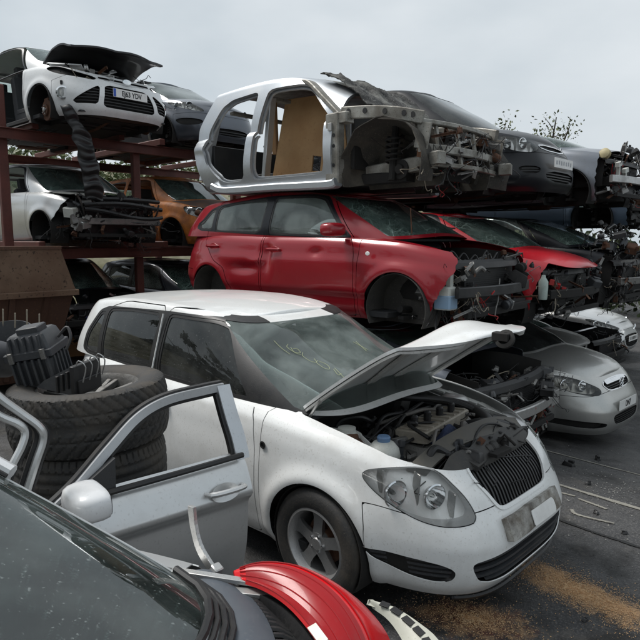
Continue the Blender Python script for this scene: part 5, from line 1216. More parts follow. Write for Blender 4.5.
        m = MB(); m.tube([(-.02, sd * .60, .40), (-.04, sd * .52, .92)], .035, 10); t = np.linspace(0, 11 * PI, 80); m.tube(np.c_[-.03 + .075 * np.cos(t), sd * .56 + .075 * np.sin(t), .55 + .26 * t / (11 * PI)], .010, 6); m.build('strut', dark_void, root)
        m = MB(); m.lathe([(0, -.02), (.15, -.02), (.15, .02), (.08, .02), (.07, .06), (0, .06)], (.05, sd * .56, .50), rotm(R(-90) * sd, R(10), 0) * .6, 26); m.build('hub', dark_void, root)
        m = MB(); m.box((.33, sd * .62, .70), (.06, .07, .24), rotm(0, .1, .1 * sd)); m.build('rusty_strut_mount', material('orange_rust', (.17, .075, .035), .85, dirt=.8, dirt_col=(.05, .03, .02), scale=12), root)
    # front frame
    y = np.linspace(-.66, .66, 9)
    for z, x, h, w in ((.90, .36, .05, .10), (.66, .43, .09, .07), (.52, .47, .05, .05)):
        m = MB(); P = [(x - .10 * (q / .66) ** 2, q, z) for q in y]
        m.rail(P, w * .8, h * .85); m.build('front_crossmember', shell_worn, root)
    for q in (-.62, -.40, -.10, .20, .45, .64): MB().bar((.42 - .10 * (q / .66) ** 2, q, .52), (.35 - .10 * (q / .66) ** 2, q, .92), .035, .028).build('frame_upright', shell_worn, root)
    for sd in (-1, 1):
        MB().bar((.43, sd * .60, .56), (.55, sd * .64, .56), .10, .11).build('crash_can', shell_worn, root); MB().bar((-.4, sd * .48, .50), (.40, sd * .52, .55), .10, .13).build('chassis_rail', shell_worn, root)
        m = MB(); m.box((.36, sd * .66, .76), (.14, .02, .22), rotm(0, .2, 0)); m.build('lamp_panel', shell_worn, root)
    MB().box((.22, 0, .64), (.03, .9, .44)).build('radiator', dark_void, root)
    MB().box((-.42, 0, .78), (.04, 1.4, .5)).build('bulkhead', dark_void, root)
    clutter(root, (-.3, -.45, .45), (.36, .5, .86), 83, 60, [dull_alu, black_plastic, dark_void, rust, shell_worn]); clutter(root, (.22, -.64, .48), (.48, .62, .92), 84, 44, [dull_alu, black_plastic, rust])
    m = MB(); m.box((-.5, 0, .44), (1.2, 1.1, .10)); m.build('engine_cradle', dark_void, root)
# ---------------------------------------------------------------- the silver car right in front of the camera
def foreground_car():
    psi = R(30)
    root = thing('hatchback', 'silver car with dusty windscreen and its bonnet and wings gone, behind the red tail lamp', 'car', (0, 0, 0), psi)
    d, fx, fz = variant(2.5, .84, .97, **MID)
    d['gf'] = [(0, .16), (.35, -.28), (.7, -.66), (.88, -.86), (.96, -.96), (1, -1.05)]; d['cowl'] = -.12; d['gn'] = 4.6
    c = Car(None, **d); doors, wins, dlo = doors_windows(fx, fz)
    o = build_body(root, c, silver_cool, doors, wins, glass_mat=glass_clear, ws_mat=glass('front_windscreen', (.80, .92, .87), .045, (.40, .45, .44), 3., specks=.3, ior=1.8), bonnet='none', strip_x=lambda s: -.10 - s.x, bp=[(-.12, .9), (2, .9), (2, -.9), (-.12, -.9)], wing_x=-.46)
    interior(root, c)
    ws = o['ws']; kk = np.argmax(ws.a - ws.v * .6); cl = ws.V[kk, :3]; tgt = px(172, 570, z=float(cl[2])); Rm = rotm(0, 0, psi) @ cl; root.location = (tgt[0] - Rm[0], tgt[1] - Rm[1], 0)
    # pale sheets added to imitate reflections in the glass, and dashboard parts under it
    MB().box((-.55, .10, .955), (.16, .20, .01), rotm(.05, -.05, .5)).build('reflection_sheet', sticker, root)
    MB().box((-.60, .34, .97), (.30, .20, .06), rotm(0, .1, -.3)).build('instrument_binnacle', cabin, root)
    dg = material('dash_top', (.04, .042, .045), .6, dirt=.6, dirt_col=(.20, .20, .18), scale=8, bump=.3, bump_scale=120)
    G = np.array([[(-.06 - .54 * u - .26 * (y / .6) ** 4 * (1 - u), y, .925 - .01 * u + .010 * math.sin(u * 8)) for y in np.linspace(-.60, .60, 16)] for u in np.linspace(0, 1, 10)]); MB().sheet(G[:, ::-1], .02).build('dash_top', dg, root)
    for yy in (-.45, .0, .45): MB().box((-.20 - .2 * yy * yy, yy, .942), (.05, .24, .012)).build('demister_vent', seal, root)
    for x0, y0, a0, sx, sy in ((-.42, .36, .3, .20, .14), (-.45, -.05, -.4, .30, .21), (-.30, .16, .9, .12, .08)): MB().box((x0, y0, .952), (sx, sy, .004), rotm(.06, .05, a0)).build('reflection_sheet', sticker, root)  # more pale sheets added in place of reflections on the windscreen
    MB().tube(hose([(-.30, .50, .95), (-.38, .45, .965), (-.50, .30, .95), (-.60, .35, .96)], 16), .012, 7).build('trim_strip', milky, root)
    e = sorted([tuple(p) for p in ws.V[ws.v < .07, :3]], key=lambda p: p[1]); P = np.array(e)[::2]; P = P[(P[:, 1] > -.2)]
    m = MB(); m.tube(P + np.array((.012, .0, .004)), .012, 7); m.build('windscreen_seal', seal, root)
    for k in range(3): MB().tube(P + np.array((.034 + .022 * k, .0, -.006 - .008 * k)), .009, 7).build('scuttle_edge', black_plastic, root)
    q = ws.V[(ws.a > .97 * ws.a.max())]; q = q[np.argsort(q[:, 7])]; pts = hose(q[::max(1, len(q) // 8), :3], 24)
    m = MB(); m.tube(pts + np.array((0, .024, .006)), .025, 8); m.build('windscreen_pillar', material('pale_silver', (.66, .67, .68), .35, metal=.4, coat=.3, dirt=.25, scale=7), root)
    m = MB(); m.tube(pts + np.array((.004, -.002, .006)), .007, 6); m.build('pillar_seal', seal, root)
    underbody(root, c, 30)
    for sd in (-1, 1):
        make_wheel(root, (0, sd * .72, .30), sd, .30, .19, alu, 7)
        make_wheel(root, (c.p['axles'][1], sd * .72, .30), sd, .30, .19, alu, 7)
    return root, c, doors, wins, fx
def place_foreground(root, c, ws_corner):
    pass
def loose_door(c, doors, wins, fx):
    """silver front door standing upright in front of the tyre stack, outer side towards the camera"""
    root = thing('car_door', 'silver car door with empty window frame and white mirror, upright by the tyre stack', 'car door', (-.27, -2.03, 0), 0)
    t = np.array((-.17, -1.13)) - np.array((-.27, -2.03)); L = np.hypot(*t); t /= L; nrm = np.array((t[1], -t[0])); B, Gh = c.body, c.house; poly = doors[0]['poly']; win = wins[0]; hx = -.46; k = L / 1.17
    def put(P):
        P = np.asarray(P, float); s = (hx - P[:, 0]) * k; o = P[:, 1] - .80; z = np.where(P[:, 2] > .92, .92 + (P[:, 2] - .92) * .70, P[:, 2]) - .075; lean = 0 * z
        return np.c_[t[0] * s + nrm[0] * (o + lean), t[1] * s + nrm[1] * (o + lean), z]
    q, _ = split(B, sdpoly(B.x, B.z, poly)); h, _ = split(Gh, np.where(np.abs(Gh.y) > .35, sdpoly(Gh.x, Gh.z, poly), .1)); _, h = split(h, sdpoly(h.x, h.z, win))
    _, q = split(q, q.y); _, h = split(h, h.y)
    q = q.moved(lambda P: P + np.c_[0 * P[:, 0], .055 * np.clip((.93 - P[:, 2]) / .19, 0, 1) - .050 * np.clip((.745 - P[:, 2]) / .05, 0, 1) - .05 * np.clip((.745 - P[:, 2]) / .5, 0, 1), 0 * P[:, 0]])      # crease under the handle
    panel('door_skin', q.moved(put), silver_cool, root, .03);
    lo_, _ = split(q, q.z - .90); panel('door_card', lo_.moved(put).offset(-.05), cabin, root, .02)
    yz = lambda z: float(np.interp(z, [.90, 1.0, 1.2, 1.36], [.80, .775, .72, .655]))
    path = hose([(x, yz(z), z) for x, z in ((-.47, .88), (-.62, .985), (-.82, 1.15), (-1.02, 1.29), (-1.22, 1.355), (-1.48, 1.375), (fx(-1.60), 1.38))], 40); rearp = hose([(x, yz(z), z) for x, z in ((fx(-1.605), 1.395), (fx(-1.61), 1.2), (fx(-1.625), 1.05), (fx(-1.63), .90))], 12)
    fp = material('frame_pale', (.58, .60, .62), .33, metal=.5, coat=.4, dirt=.2, scale=6)
    def ribbon(name, P, wi, wo, mat, dep, th=.03):
        """flat strip along a path, wi inside and wo outside of it (in the plane of the door)"""
        T = np.gradient(P, axis=0); T /= np.linalg.norm(T, axis=1)[:, None]; N2 = np.c_[-T[:, 2], 0 * T[:, 0], T[:, 0]]; G = np.array([P + N2 * q + np.array((0, dep, 0)) for q in (-wo, (wi - wo) / 2, wi)])
        sh = G.shape; G = put(G.reshape(-1, 3)).reshape(sh); n_ = np.cross(G[1, 1] - G[0, 1], G[0, 2] - G[0, 1]); G = G if n_ @ np.array((nrm[0], nrm[1], 0)) > 0 else G[::-1]; return MB().sheet(G, th).build(name, mat, root)
    ribbon('window_frame', path, .030, .026, fp, 0.); ribbon('window_frame', rearp, .058, .040, fp, .001)
    ribbon('window_seal', path[2:], .058, -.028, seal, -.012); ribbon('window_seal', rearp[1:], .082, -.056, seal, -.011); ribbon('outer_seal', path, -.024, .040, seal, -.018)
    m = MB(); P = put(hose([(-.60, .838 - .02, .915), (-1.1, .825, .925), (fx(-1.60), .822, .935)], 10)); m.tube(P, .014, 6); m.build('belt_seal', seal, root)
    m = MB(); m.tube(put(hose([(fx(-1.56), .855, .80), (fx(-1.54), .905, .807), (fx(-1.44), .925, .812), (fx(-1.33), .905, .807), (fx(-1.31), .855, .80)], 15)), [.009] * 3 + [.014] * 9 + [.009] * 3, 8); m.build('door_handle', silver_cool, root)
    m = MB(); A = put([(fx(-1.43) + .10 * math.cos(a), .872 + .012 * (1 - abs(math.sin(a))) - .3 * (.042 * math.sin(a)), .79 + .042 * math.sin(a)) for a in np.linspace(0, 2 * PI, 24, endpoint=False)]); m.add(np.r_[A, [A.mean(0) - np.array((nrm[0], nrm[1], 0)) * .015]], [(i, (i + 1) % 24, 24) for i in range(24)]); m.build('handle_recess', silver_cool, root, 60)
    tri = MB().prism([(0, 0), (.17, 0), (.17, .16)], .02); A = put([(-.50, .80, .91), (-.80, .79, .91), (-.82, .755, 1.10), (-.74, .765, 1.05)]); o = np.array((nrm[0], nrm[1], 0)) * .022; MB().add(np.r_[A + o, A - o], [(0, 1, 2, 3), (7, 6, 5, 4), (0, 4, 5, 1), (1, 5, 6, 2), (2, 6, 7, 3), (3, 7, 4, 0)]).build('sail_panel', black_plastic, root, 20)
    mr = door_mirror(root, (0, 0, 0), material('white_mirror', (.66, .67, .68), .3, coat=.5, dirt=.2, scale=8), 1, 1.02); mr.location = put([(-.60, .80, .965)])[0]; mr.rotation_euler = (0, 0, math.atan2(t[1], t[0]) + PI)
def loose_frame():
    root = thing('door_frame', 'bare silver door window frame with black rubber seal beside the tyres', 'car part', (0, 0, 0), 0)
    A = [px(-30, 372, x=-.30), px(0, 398, x=-.28), px(22, 414, x=-.27), px(40, 428, x=-.25), px(43, 440, x=-.25), px(36, 462, x=-.24), px(24, 500, x=-.23)]
    B = [px(-30, 398, x=-.27), px(0, 416, x=-.26), px(18, 424, x=-.25), px(25, 432, x=-.25), px(22, 446, x=-.24), px(10, 470, x=-.23), px(-4, 505, x=-.22)]
    for nm, P, r, mt in (('frame_tube', A, .016, silver_cool), ('inner_frame', B, .015, silver_cool)): MB().tube(hose(P, 30), r, 8).build(nm, mt, root)
    for nm, P, d in (('rubber_seal', A, -.02), ('rubber_seal', A, .022), ('rubber_seal', B, .02)): MB().tube(hose(P, 30) + np.array((-.012, d, -d * .4)), .010, 6).build(nm, seal, root)
def adopt(o, car):
    """a piece built in place becomes a part of the car"""
    M = Matrix.Translation(car.location) @ car.rotation_euler.to_matrix().to_4x4(); o.parent = car; o.matrix_parent_inverse = M.inverted()
    for k in ('label', 'category'): del o[k]
def foreground_bits(car):
    # red tail lamp lying on the bare wing
    root = thing('tail_lamp', 'large red tail lamp unit with a white label lying on the stripped wing', 'tail lamp', (0, 0, 0), 0)
    up = hose([px(233, 573, z=.90), px(262, 566, z=.90), px(300, 569, z=.89), px(340, 586, z=.86), px(370, 611, z=.82), px(391, 642, z=.77), px(402, 690, z=.70)], 30)
    lo = hose([px(235, 577, z=.91), px(262, 586, z=.92), px(285, 600, z=.92), px(305, 620, z=.91), px(322, 645, z=.89), px(335, 680, z=.86), px(340, 730, z=.82)], 30)
    n2 = 16; G = np.array([[up[i] * (1 - v) + lo[i] * v + np.array((0, 0, .05 * math.sin(min(1, v * 1.15) * PI) * math.sin((i + 1) / 31 * PI) ** .6)) for v in np.linspace(0, 1, n2)] for i in range(30)])
    nz = np.cross(G[15, 8] - G[10, 8], G[12, 12] - G[12, 4])[2]; G = G if nz > 0 else G[:, ::-1]; far0 = nz > 0
    red_lens = material('red_lens', (.62, .004, .008), .2, coat=.25, spec=.35, dirt=.06, dirt_col=(.2, .06, .05), scale=6); du = material('dark_red_lens', (.30, .004, .007), .3, coat=.15, spec=.3, dirt=.12, dirt_col=(.2, .06, .05), scale=6)
    MB().sheet(G, .012).build('lens', red_lens, root)
    H = G if far0 else G[:, ::-1]
    for j in (6, 8, 10, 12): MB().tube(H[1:-1, j] + np.array((0, 0, .002)), .0022, 5).build('lens_rib', du, root)
    I = H[2:28, 7:16] + np.array((0, 0, .0025)); MB().sheet(I if far0 else I[:, ::-1], .003).build('inner_lens', du, root)
    MB().sheet(G - np.array((0, 0, .03)), .04).build('lamp_housing', black_plastic, root)
    a = px(312, 622, z=.945); d1 = px(318, 630, z=.945) - px(306, 614, z=.955); d1 /= np.linalg.norm(d1); nn = np.array((.1, -.25, 1.)); nn -= d1 * (nn @ d1); nn /= np.linalg.norm(nn); k = np.argmin(((H.reshape(-1, 3)[:, :2] - a[:2]) ** 2).sum(1)); a = H.reshape(-1, 3)[k] + np.array((0, 0, .010))
    MB().box(a, (.062, .026, .003), np.c_[d1, np.cross(nn, d1), nn]).build('paper_label', sticker, root)
    # blue-grey tray between windscreen and lamp
    root = thing('wing_tray', 'curved blue-grey plastic wing tray between the windscreen and the red tail lamp', 'car part', (0, 0, 0), 0)
    le = hose([px(182, 574, z=.90), px(192, 600, z=.90), px(206, 632, z=.90), px(222, 680, z=.89)], 20); ri = hose([px(230, 578, z=.88), px(252, 598, z=.88), px(270, 625, z=.87), px(285, 675, z=.86)], 20)
    G = np.array([[le[i] * (1 - v) + ri[i] * v + np.array((0, 0, .022 * math.sin(v * PI))) for v in np.linspace(0, 1, 12)] for i in range(20)]); G = G if np.cross(G[5, 5] - G[1, 5], G[3, 8] - G[3, 2])[2] > 0 else G[:, ::-1]
    MB().sheet(G, .01).build('tray_skin', material('blue_grey_plastic', (.070, .082, .098), .40, dirt=.45, dirt_col=(.14, .145, .15), scale=6), root)
    for k in range(20): MB().tube([ri[k] + np.array((0, 0, -.005)), ri[k] * .7 + lo[min(29, k)] * .3 + np.array((0, 0, -.02)), ri[k] * .25 + lo[min(29, k)] * .75 + np.array((0, 0, -.06))], .008, 6).build('rib', black_plastic, root)
    m = MB(); m.bar(px(172, 570, z=.925), px(262, 584, z=.90), .022, .012); m.bar(px(225, 590, z=.89), px(280, 596, z=.88), .03, .012); m.build('tray_bracket', alu, root)
    adopt(root, car)
    # bonnet hinge sticking up
    root = thing('bonnet_hinge', 'bent bare metal bonnet hinge arm sticking up before the silver door', 'car part', (0, 0, 0), 0)
    P = hose([px(192, 506, y=-1.93), px(194, 525, y=-1.93), px(200, 548, y=-1.93), px(213, 570, y=-1.925), px(224, 588, y=-1.92)], 18); m = MB()
    for a_, b_ in zip(P[:-1], P[1:]): m.bar(a_, b_ + (b_ - a_) * .2, .012, .030)
    m.build('hinge_arm', alu, root); MB().lathe([(.011, -.014), (.011, .014), (0, .014)], P[13], rotm(R(90), 0, 0), 12).build('hinge_pin', dull_alu, root); MB().box(P[-1] + np.array((.02, 0, 0)), (.09, .04, .012), rotm(0, .15, .4)).build('hinge_foot', alu, root); MB().box(P[13] + np.array((.012, .0, .004)), (.03, .03, .045), rotm(0, .4, 0)).build('hinge_link', alu, root)
    adopt(root, car)
    # cream bumper trim with dark slots
    root = thing('bumper_trim', 'cream bumper trim strip with dark slots beside the red tail lamp', 'car part', (0, 0, 0), 0)
    a = hose([px(368, 600, z=.60), px(392, 606, z=.60), px(418, 622, z=.59), px(440, 642, z=.57), px(455, 680, z=.54)], 16); b = hose([px(372, 608, z=.58), px(388, 620, z=.57), px(402, 640, z=.55), px(412, 665, z=.53), px(415, 700, z=.50)], 16)
    G = np.array([[a[i] * (1 - v) + b[i] * v + np.array((0, 0, .015 * math.sin(v * PI))) for v in np.linspace(0, 1, 8)] for i in range(16)]); G = G if np.cross(G[5, 5] - G[1, 5], G[3, 6] - G[3, 2])[2] > 0 else G[:, ::-1]
    MB().sheet(G, .02).build('trim_panel', material('cream_plastic', (.50, .50, .43), .45, dirt=.4, dirt_col=(.25, .22, .17), scale=7), root)
    for k in range(5):
        p = G[2 + 2 * k, 4] * .5 + G[2 + 2 * k, 5] * .5 + np.array((0, 0, .006)); p2 = G[3 + 2 * k, 4] * .5 + G[3 + 2 * k, 5] * .5 + np.array((0, 0, .006)); MB().bar(p - np.array((0, 0, .005)), p + (p2 - p) * 1.5 - np.array((0, 0, .005)), .028, .004).build('slot', seal, root)

def tyre(root, c, r, w, pat, yaw=0., tilt=(0, 0), rim=None, name='tyre'):
    """tyre lying flat; tread is modelled in relief"""
    nA, nW = 420, 30; rr = r * .63; prof_r = []
    A = np.linspace(0, 2 * PI, nA, endpoint=False); T = np.linspace(-1, 1, nW)
    V = []; rings = []
    base = [(rr, -w * .42), (rr + .012, -w * .47), (r * .80, -w * .52), (r * .90, -w * .51), (r * .955, -w * .475)]
    prof = base + [(None, t) for t in T] + [(a, -b) for a, b in base[::-1]]
    for a, b in prof:
        if a is not None:
            rad = np.full(nA, a); z = np.full(nA, b)
            if a > r * .94: rad = rad - .006 * (np.sin(A * 75) > .3)
        else:
            t = b; rad = r - .016 * abs(t) ** 3.2 - .0065 * pat(A, t); z = np.full(nA, t * w * .46)
        rings.append(np.c_[rad * np.cos(A + yaw), rad * np.sin(A + yaw), z])
    V = np.concatenate(rings); m = MB(); n = len(prof)
    fs = [(i * nA + k, i * nA + (k + 1) % nA, (i + 1) * nA + (k + 1) % nA, (i + 1) * nA + k) for i in range(n - 1) for k in range(nA)]
    M = rotm(tilt[0], tilt[1], 0); V = V @ M.T
    m.add(V + np.array(c), fs); o = m.build(name, rubber, root, 40); return o
def tread_v(A, t):
    ph = (A * 44 / (2 * PI) + 2.4 * abs(t)) % 1.0; g = (np.abs(ph - .5) > .41).astype(float); ph2 = (A * 88 / (2 * PI) + 4.0 * abs(t)) % 1.0
    g = np.maximum(g, (np.abs(ph2 - .5) > .46) * .6)
    for q in (-.45, -.08, .08, .45):
        if abs(t - q) < .05: g = np.maximum(g, 1.)
    return g
def tread_block(A, t):
    ph = (A * 70 / (2 * PI) + .35 * t) % 1.0; g = (np.abs(ph - .5) > .43).astype(float) * (abs(t) > .5) + (np.abs(((A * 46 / (2 * PI) - .5 * t) % 1) - .5) > .46) * .5 * (abs(t) < .5)
    for q in (-.55, -.2, .2, .55):
        if abs(t - q) < .05: g = np.maximum(g, 1.)
    return g
def tyre_stack():
    cx, cy = -.80, -1.60; w = .288; z = 0.; 
    labs = ['tyre at the bottom of the stack, standing on the ground', 'second tyre from the bottom of the stack by the white hatchback', 'worn tyre under the topmost tyre of the stack', 'topmost wide tyre with V-shaped tread and alloy rim, under the black airbox']
    offs = [(0, .02, 0), (-.03, .0, .5), (-.005, .0, 1.2), (.0, 0, .3)]
    for k in range(4):
        top = k == 3; root = thing('tyre', labs[k], 'tyre', (cx + offs[k][0], cy + offs[k][1], (w + .012) * (k + .5) + .01), offs[k][2], 'tyres in the stack', rot=(R(1.5) if top else R(-.8 * k), R(-1.5) if top else 0, offs[k][2]))
        tyre(root, (0, 0, 0), .388 if top else .372, w if top else w * .98, tread_v if top else tread_block)
        m = MB(); rr = (.388 if top else .372) * .63 + .004; m.lathe([(rr - .02, -w * .42), (rr, -w * .44), (rr, w * .42), (rr - .012, w * .44), (rr - .03, w * .36), (rr - .045, 0), (rr - .02, -w * .42)], (0, 0, 0), None, 56, False)
        m.lathe([(.05, .0), (.06, .04), (.055, .05), (0, .05)], (0, 0, .02), None, 24)
        for q in range(7):
            a = 2 * PI * q / 7
            for s in (-.1, .1):
                m.bar((.05 * math.cos(a), .05 * math.sin(a), .045), ((rr - .02) * math.cos(a + s), (rr - .02) * math.sin(a + s), .085), .024, .03)
        m.build('rim', dull_alu, root)
    zt = 4 * (w + .012) + .0
    # airbox
    root = thing('airbox', 'black ribbed plastic engine airbox standing on the tyre stack', 'car part', (cx - .17, cy - .14, zt), 0, rot=(R(8), R(-10), R(42)))
    root.scale = (.80, .80, .74)
    m = MB(); m.box((0, 0, .10), (.24, .22, .20), None, 1.12); m.build('airbox_base', grey_plastic, root); m = MB(); m.box((0, 0, .225), (.30, .27, .05)); m.build('airbox_flange', grey_plastic, root)
    m = MB(); m.box((0, 0, .30), (.28, .25, .12), None, .80); m.box((.02, -.03, .375), (.14, .12, .05)); m.build('airbox_lid', grey_plastic, root)
    for k in range(6): MB().box((-.11 + .044 * k, -.128, .11), (.014, .03, .17)).build('rib', grey_plastic, root)
    for k in range(5): MB().box((.128, -.09 + .045 * k, .11), (.03, .014, .17)).build('rib', grey_plastic, root)
    for k in range(5): MB().box((-.09 + .045 * k, -.118, .305), (.010, .03, .09)).build('rib', grey_plastic, root)
    for k in (-1, 1): MB().box((.10 * k, -.14, .225), (.03, .02, .07)).build('clip', dull_alu, root)
    MB().tube(hose([(.14, .02, .28), (.20, .05, .33), (.23, .0, .27), (.20, -.04, .20)], 14), .010, 7).build('breather_hose', seal, root)
    # duct piece
    root = thing('air_duct', 'angled black plastic duct with wire clips lying on the top tyre rim', 'car part', (cx + .05, cy - .12, zt + .0), 0, rot=(R(6), R(4), R(20)))
    root.scale = (.82, .82, .82)
    V = [(-.16, -.10, 0), (.12, -.10, 0), (.12, .10, 0), (-.16, .10, 0), (-.10, -.09, .05), (.12, -.09, .17), (.12, .09, .17), (-.10, .09, .05)]
    m = MB(); m.add(V, [(3, 2, 1, 0), (4, 5, 6, 7), (0, 1, 5, 4), (1, 2, 6, 5), (2, 3, 7, 6), (3, 0, 4, 7)]); m.build('duct_body', grey_plastic, root, 20)
    m = MB(); m.box((.135, 0, .085), (.03, .21, .18)); m.box((.15, 0, .05), (.03, .17, .08)); m.build('duct_flange', black_plastic, root)
    for k in range(4): MB().tube(hose([(.14, -.08 + .05 * k, .16), (.17, -.08 + .05 * k, .21), (.20, -.06 + .05 * k, .17), (.18, -.07 + .05 * k, .08)], 10), .004, 5).build('wire_clip', alu, root)
    for k in range(3): MB().box((.02 + .04 * k, -.102, .05 + .02 * k), (.014, .02, .10)).build('rib', black_plastic, root)
    # grey bucket and wing-shaped trims at the left
    root = thing('plastic_bucket', 'squashed grey plastic bucket lying on its side beside the airbox', 'bucket', (cx - .38, cy - .36, zt + .12), 0, rot=(R(74), R(14), R(30)))
    pr = [(.0, -.16), (.105, -.16), (.112, -.15), (.13, .12), (.145, .125), (.145, .14), (.132, .145), (.125, .12), (.10, -.14), (0, -.145)]
    m = MB(); m.lathe(pr, (0, 0, 0), np.diag([1, .82, 1.]), 40, False); m.build('bucket_body', material('bucket_grey', (.10, .105, .115), .5, dirt=.5, dirt_col=(.2, .19, .17), scale=7), root)
    m = MB(); t = np.linspace(0, PI, 16); m.tube(np.c_[.145 * np.cos(t), .12 * np.sin(t), .13 + .07 * np.sin(t)], .004, 6); m.build('bucket_handle', alu, root)
    root = thing('trim_panel', 'curved dark grey inner trim panel propped behind the bucket', 'car part', (cx - .42, cy - .22, zt + .02), R(30))
    G = np.array([[(-.22 + .4 * u, .10 * math.sin(u * 3) , .02 + .20 * v + .08 * math.sin(u * 2.6) - .08 * u) for v in np.linspace(0, 1, 8)] for u in np.linspace(0, 1, 12)]); MB().sheet(G, .008).build('trim_skin', grey_plastic, root)
    for k in range(5): MB().tube([(-.18 + .075 * k, .08, .22), (-.17 + .075 * k, .075, .30 + .02 * (k % 2))], .004, 5).build('clip_pin', rope, root)
# ---------------------------------------------------------------- ground, rack, skip, bank, tree
def ground():
    m, nt, b = _mat('asphalt'); N = nt.nodes.new; L = nt.links.new; MATS['asphalt'] = m
    tc = N('ShaderNodeTexCoord'); src = tc.outputs['Object']
    def noise(sc, det=6, ro=.6, vec=src):
        n = N('ShaderNodeTexNoise'); n.inputs['Scale'].default_value = sc; n.inputs['Detail'].default_value = det; n.inputs['Roughness'].default_value = ro; L(vec, n.inputs['Vector']); return n.outputs['Fac']
    def rng(v, a, b_, c=0., d=1.):
        r = N('ShaderNodeMapRange'); r.inputs['From Min'].default_value = a; r.inputs['From Max'].default_value = b_; r.inputs['To Min'].default_value = c; r.inputs['To Max'].default_value = d; L(v, r.inputs['Value']); return r.outputs[0]
    def mixc(f, a, c):
        x = N('ShaderNodeMix'); x.data_type = 'RGBA'; L(f, x.inputs['Factor'])
        for k, q in (('A', a), ('B', c)):
            if isinstance(q, tuple): x.inputs[k].default_value = (*q, 1)
            else: L(q, x.inputs[k])
        return x.outputs['Result']
    def math_(op, a, c):
        x = N('ShaderNodeMath'); x.operation = op
        for k, q in enumerate((a, c)):
            if isinstance(q, (int, float)): x.inputs[k].default_value = q
            else: L(q, x.inputs[k])
        return x.outputs[0]
    col = mixc(rng(noise(2.2), .35, .68), (.034, .034, .036), (.056, .055, .055))
    col = mixc(rng(noise(75, 4, .7), .52, .62, 0, .9), col, (.115, .112, .108)); col = mixc(rng(noise(48, 4, .7), .56, .66, 0, .8), col, (.012, .012, .012))
    col = mixc(rng(noise(1.1, 8, .7), .50, .60, 0, .9), col, (.010, .0095, .009)); col = mixc(rng(noise(2.7, 9, .75), .56, .66, 0, .6), col, (.085, .078, .068))
    col = mixc(rng(noise(7., 8, .7), .58, .72, 0, .5), col, (.10, .092, .082))
    sep = N('ShaderNodeSeparateXYZ'); L(src, sep.inputs[0])
    def blob(cx, cy, rx, ry, ang):
        mp = N('ShaderNodeMapping'); mp.vector_type = 'TEXTURE'; mp.inputs['Location'].default_value = (cx, cy, 0); mp.inputs['Rotation'].default_value = (0, 0, ang); mp.inputs['Scale'].default_value = (rx, ry, 50); L(src, mp.inputs['Vector'])
        ln = N('ShaderNodeVectorMath'); ln.operation = 'LENGTH'; L(mp.outputs[0], ln.inputs[0])
        dd = math_('ADD', ln.outputs['Value'], math_('MULTIPLY', math_('SUBTRACT', noise(9, 8, .75), .5), 2.4)); return rng(dd, 1.05, .45)
    s1 = blob(1.0, .26, .42, .15, R(-8)); s2 = blob(.70, -.36, .30, .17, R(25))
    saw = mixc(rng(noise(190, 3), .35, .65), (.30, .155, .065), (.60, .39, .21))
    col = mixc(math_('MULTIPLY', s1, .92), col, saw); col = mixc(math_('MULTIPLY', s2, .75), col, mixc(rng(noise(16), .4, .6), (.13, .035, .018), saw))
    L(col, b.inputs['Base Color'])
    L(rng(noise(1.4, 5), .40, .60, .50, .88), b.inputs['Roughness'])
    bp = N('ShaderNodeBump'); bp.inputs['Strength'].default_value = .55; bp.inputs['Distance'].default_value = .008
    h = math_('ADD', noise(120, 3), math_('MULTIPLY', noise(14, 4), 1.2)); L(h, bp.inputs['Height']); L(bp.outputs['Normal'], b.inputs['Normal'])
    xs = np.r_[-300, -120, -60, -30, np.linspace(-18, 8, 66), 20, 60, 300]; ys = np.r_[-300, -100, -40, -15, np.linspace(-8, 18, 80), 30, 60, 120, 300]
    X, Y = np.meshgrid(xs, ys, indexing='ij'); Z = ground_z(X, Y); V = np.c_[X.ravel(), Y.ravel(), Z.ravel()]; ny = len(ys)
    F = [(i * ny + j, (i + 1) * ny + j, (i + 1) * ny + j + 1, i * ny + j + 1) for i in range(len(xs) - 1) for j in range(ny - 1)]
    me = bpy.data.meshes.new('ground'); me.from_pydata(V.tolist(), [], F); me.shade_smooth(); o = link('ground', me, m); tag(o, kind='structure')
    # worn painted lines and a dark joint
    wl = material('worn_line_paint', (.24, .23, .20), .85, dirt=1., dirt_col=(.05, .05, .05), scale=14)
    def strip(name, pts, w, mat, seed, lift=.006):
        P = hose([(x, y, 0) for x, y in pts], 40); r = np.random.default_rng(seed); G = []
        for i in range(len(P)):
            t = P[min(i + 1, len(P) - 1)] - P[max(i - 1, 0)]; n = np.array((-t[1], t[0], 0)); n /= np.linalg.norm(n); ww = w * (.6 + .5 * r.random()); G.append([P[i] + n * ww / 2, P[i] - n * ww / 2])
        G = np.array(G); G[:, :, 2] = ground_z(G[:, :, 0], G[:, :, 1]) + lift; me_ = MB().sheet(G[:, ::-1], .003); o = me_.build(name, mat); tag(o, kind='structure'); return o
    strip('road_marking', [(-.6, 1.86), (.15, 1.78), (.9, 1.72), (2.2, 1.66)], .055, wl, 1)
    strip('road_marking', [(-.4, 3.05), (.3, 2.98), (1.6, 2.9)], .045, wl, 8)
    strip('road_marking', [(.26, 1.56), (.46, 1.585)], .03, wl, 2); strip('road_marking', [(.50, 1.55), (.72, 1.50)], .03, wl, 3); strip('road_marking', [(.55, 1.28), (.62, 1.22), (.85, 1.26)], .028, wl, 4)
    strip('road_joint', [(.2, 1.12), (.48, 1.06), (.8, 1.02), (1.1, 1.01), (2.0, .92)], .03, material('joint_tar', (.008, .008, .008), .6), 5, .004)
    # sawdust and chips: uncountable
    r = np.random.default_rng(3)
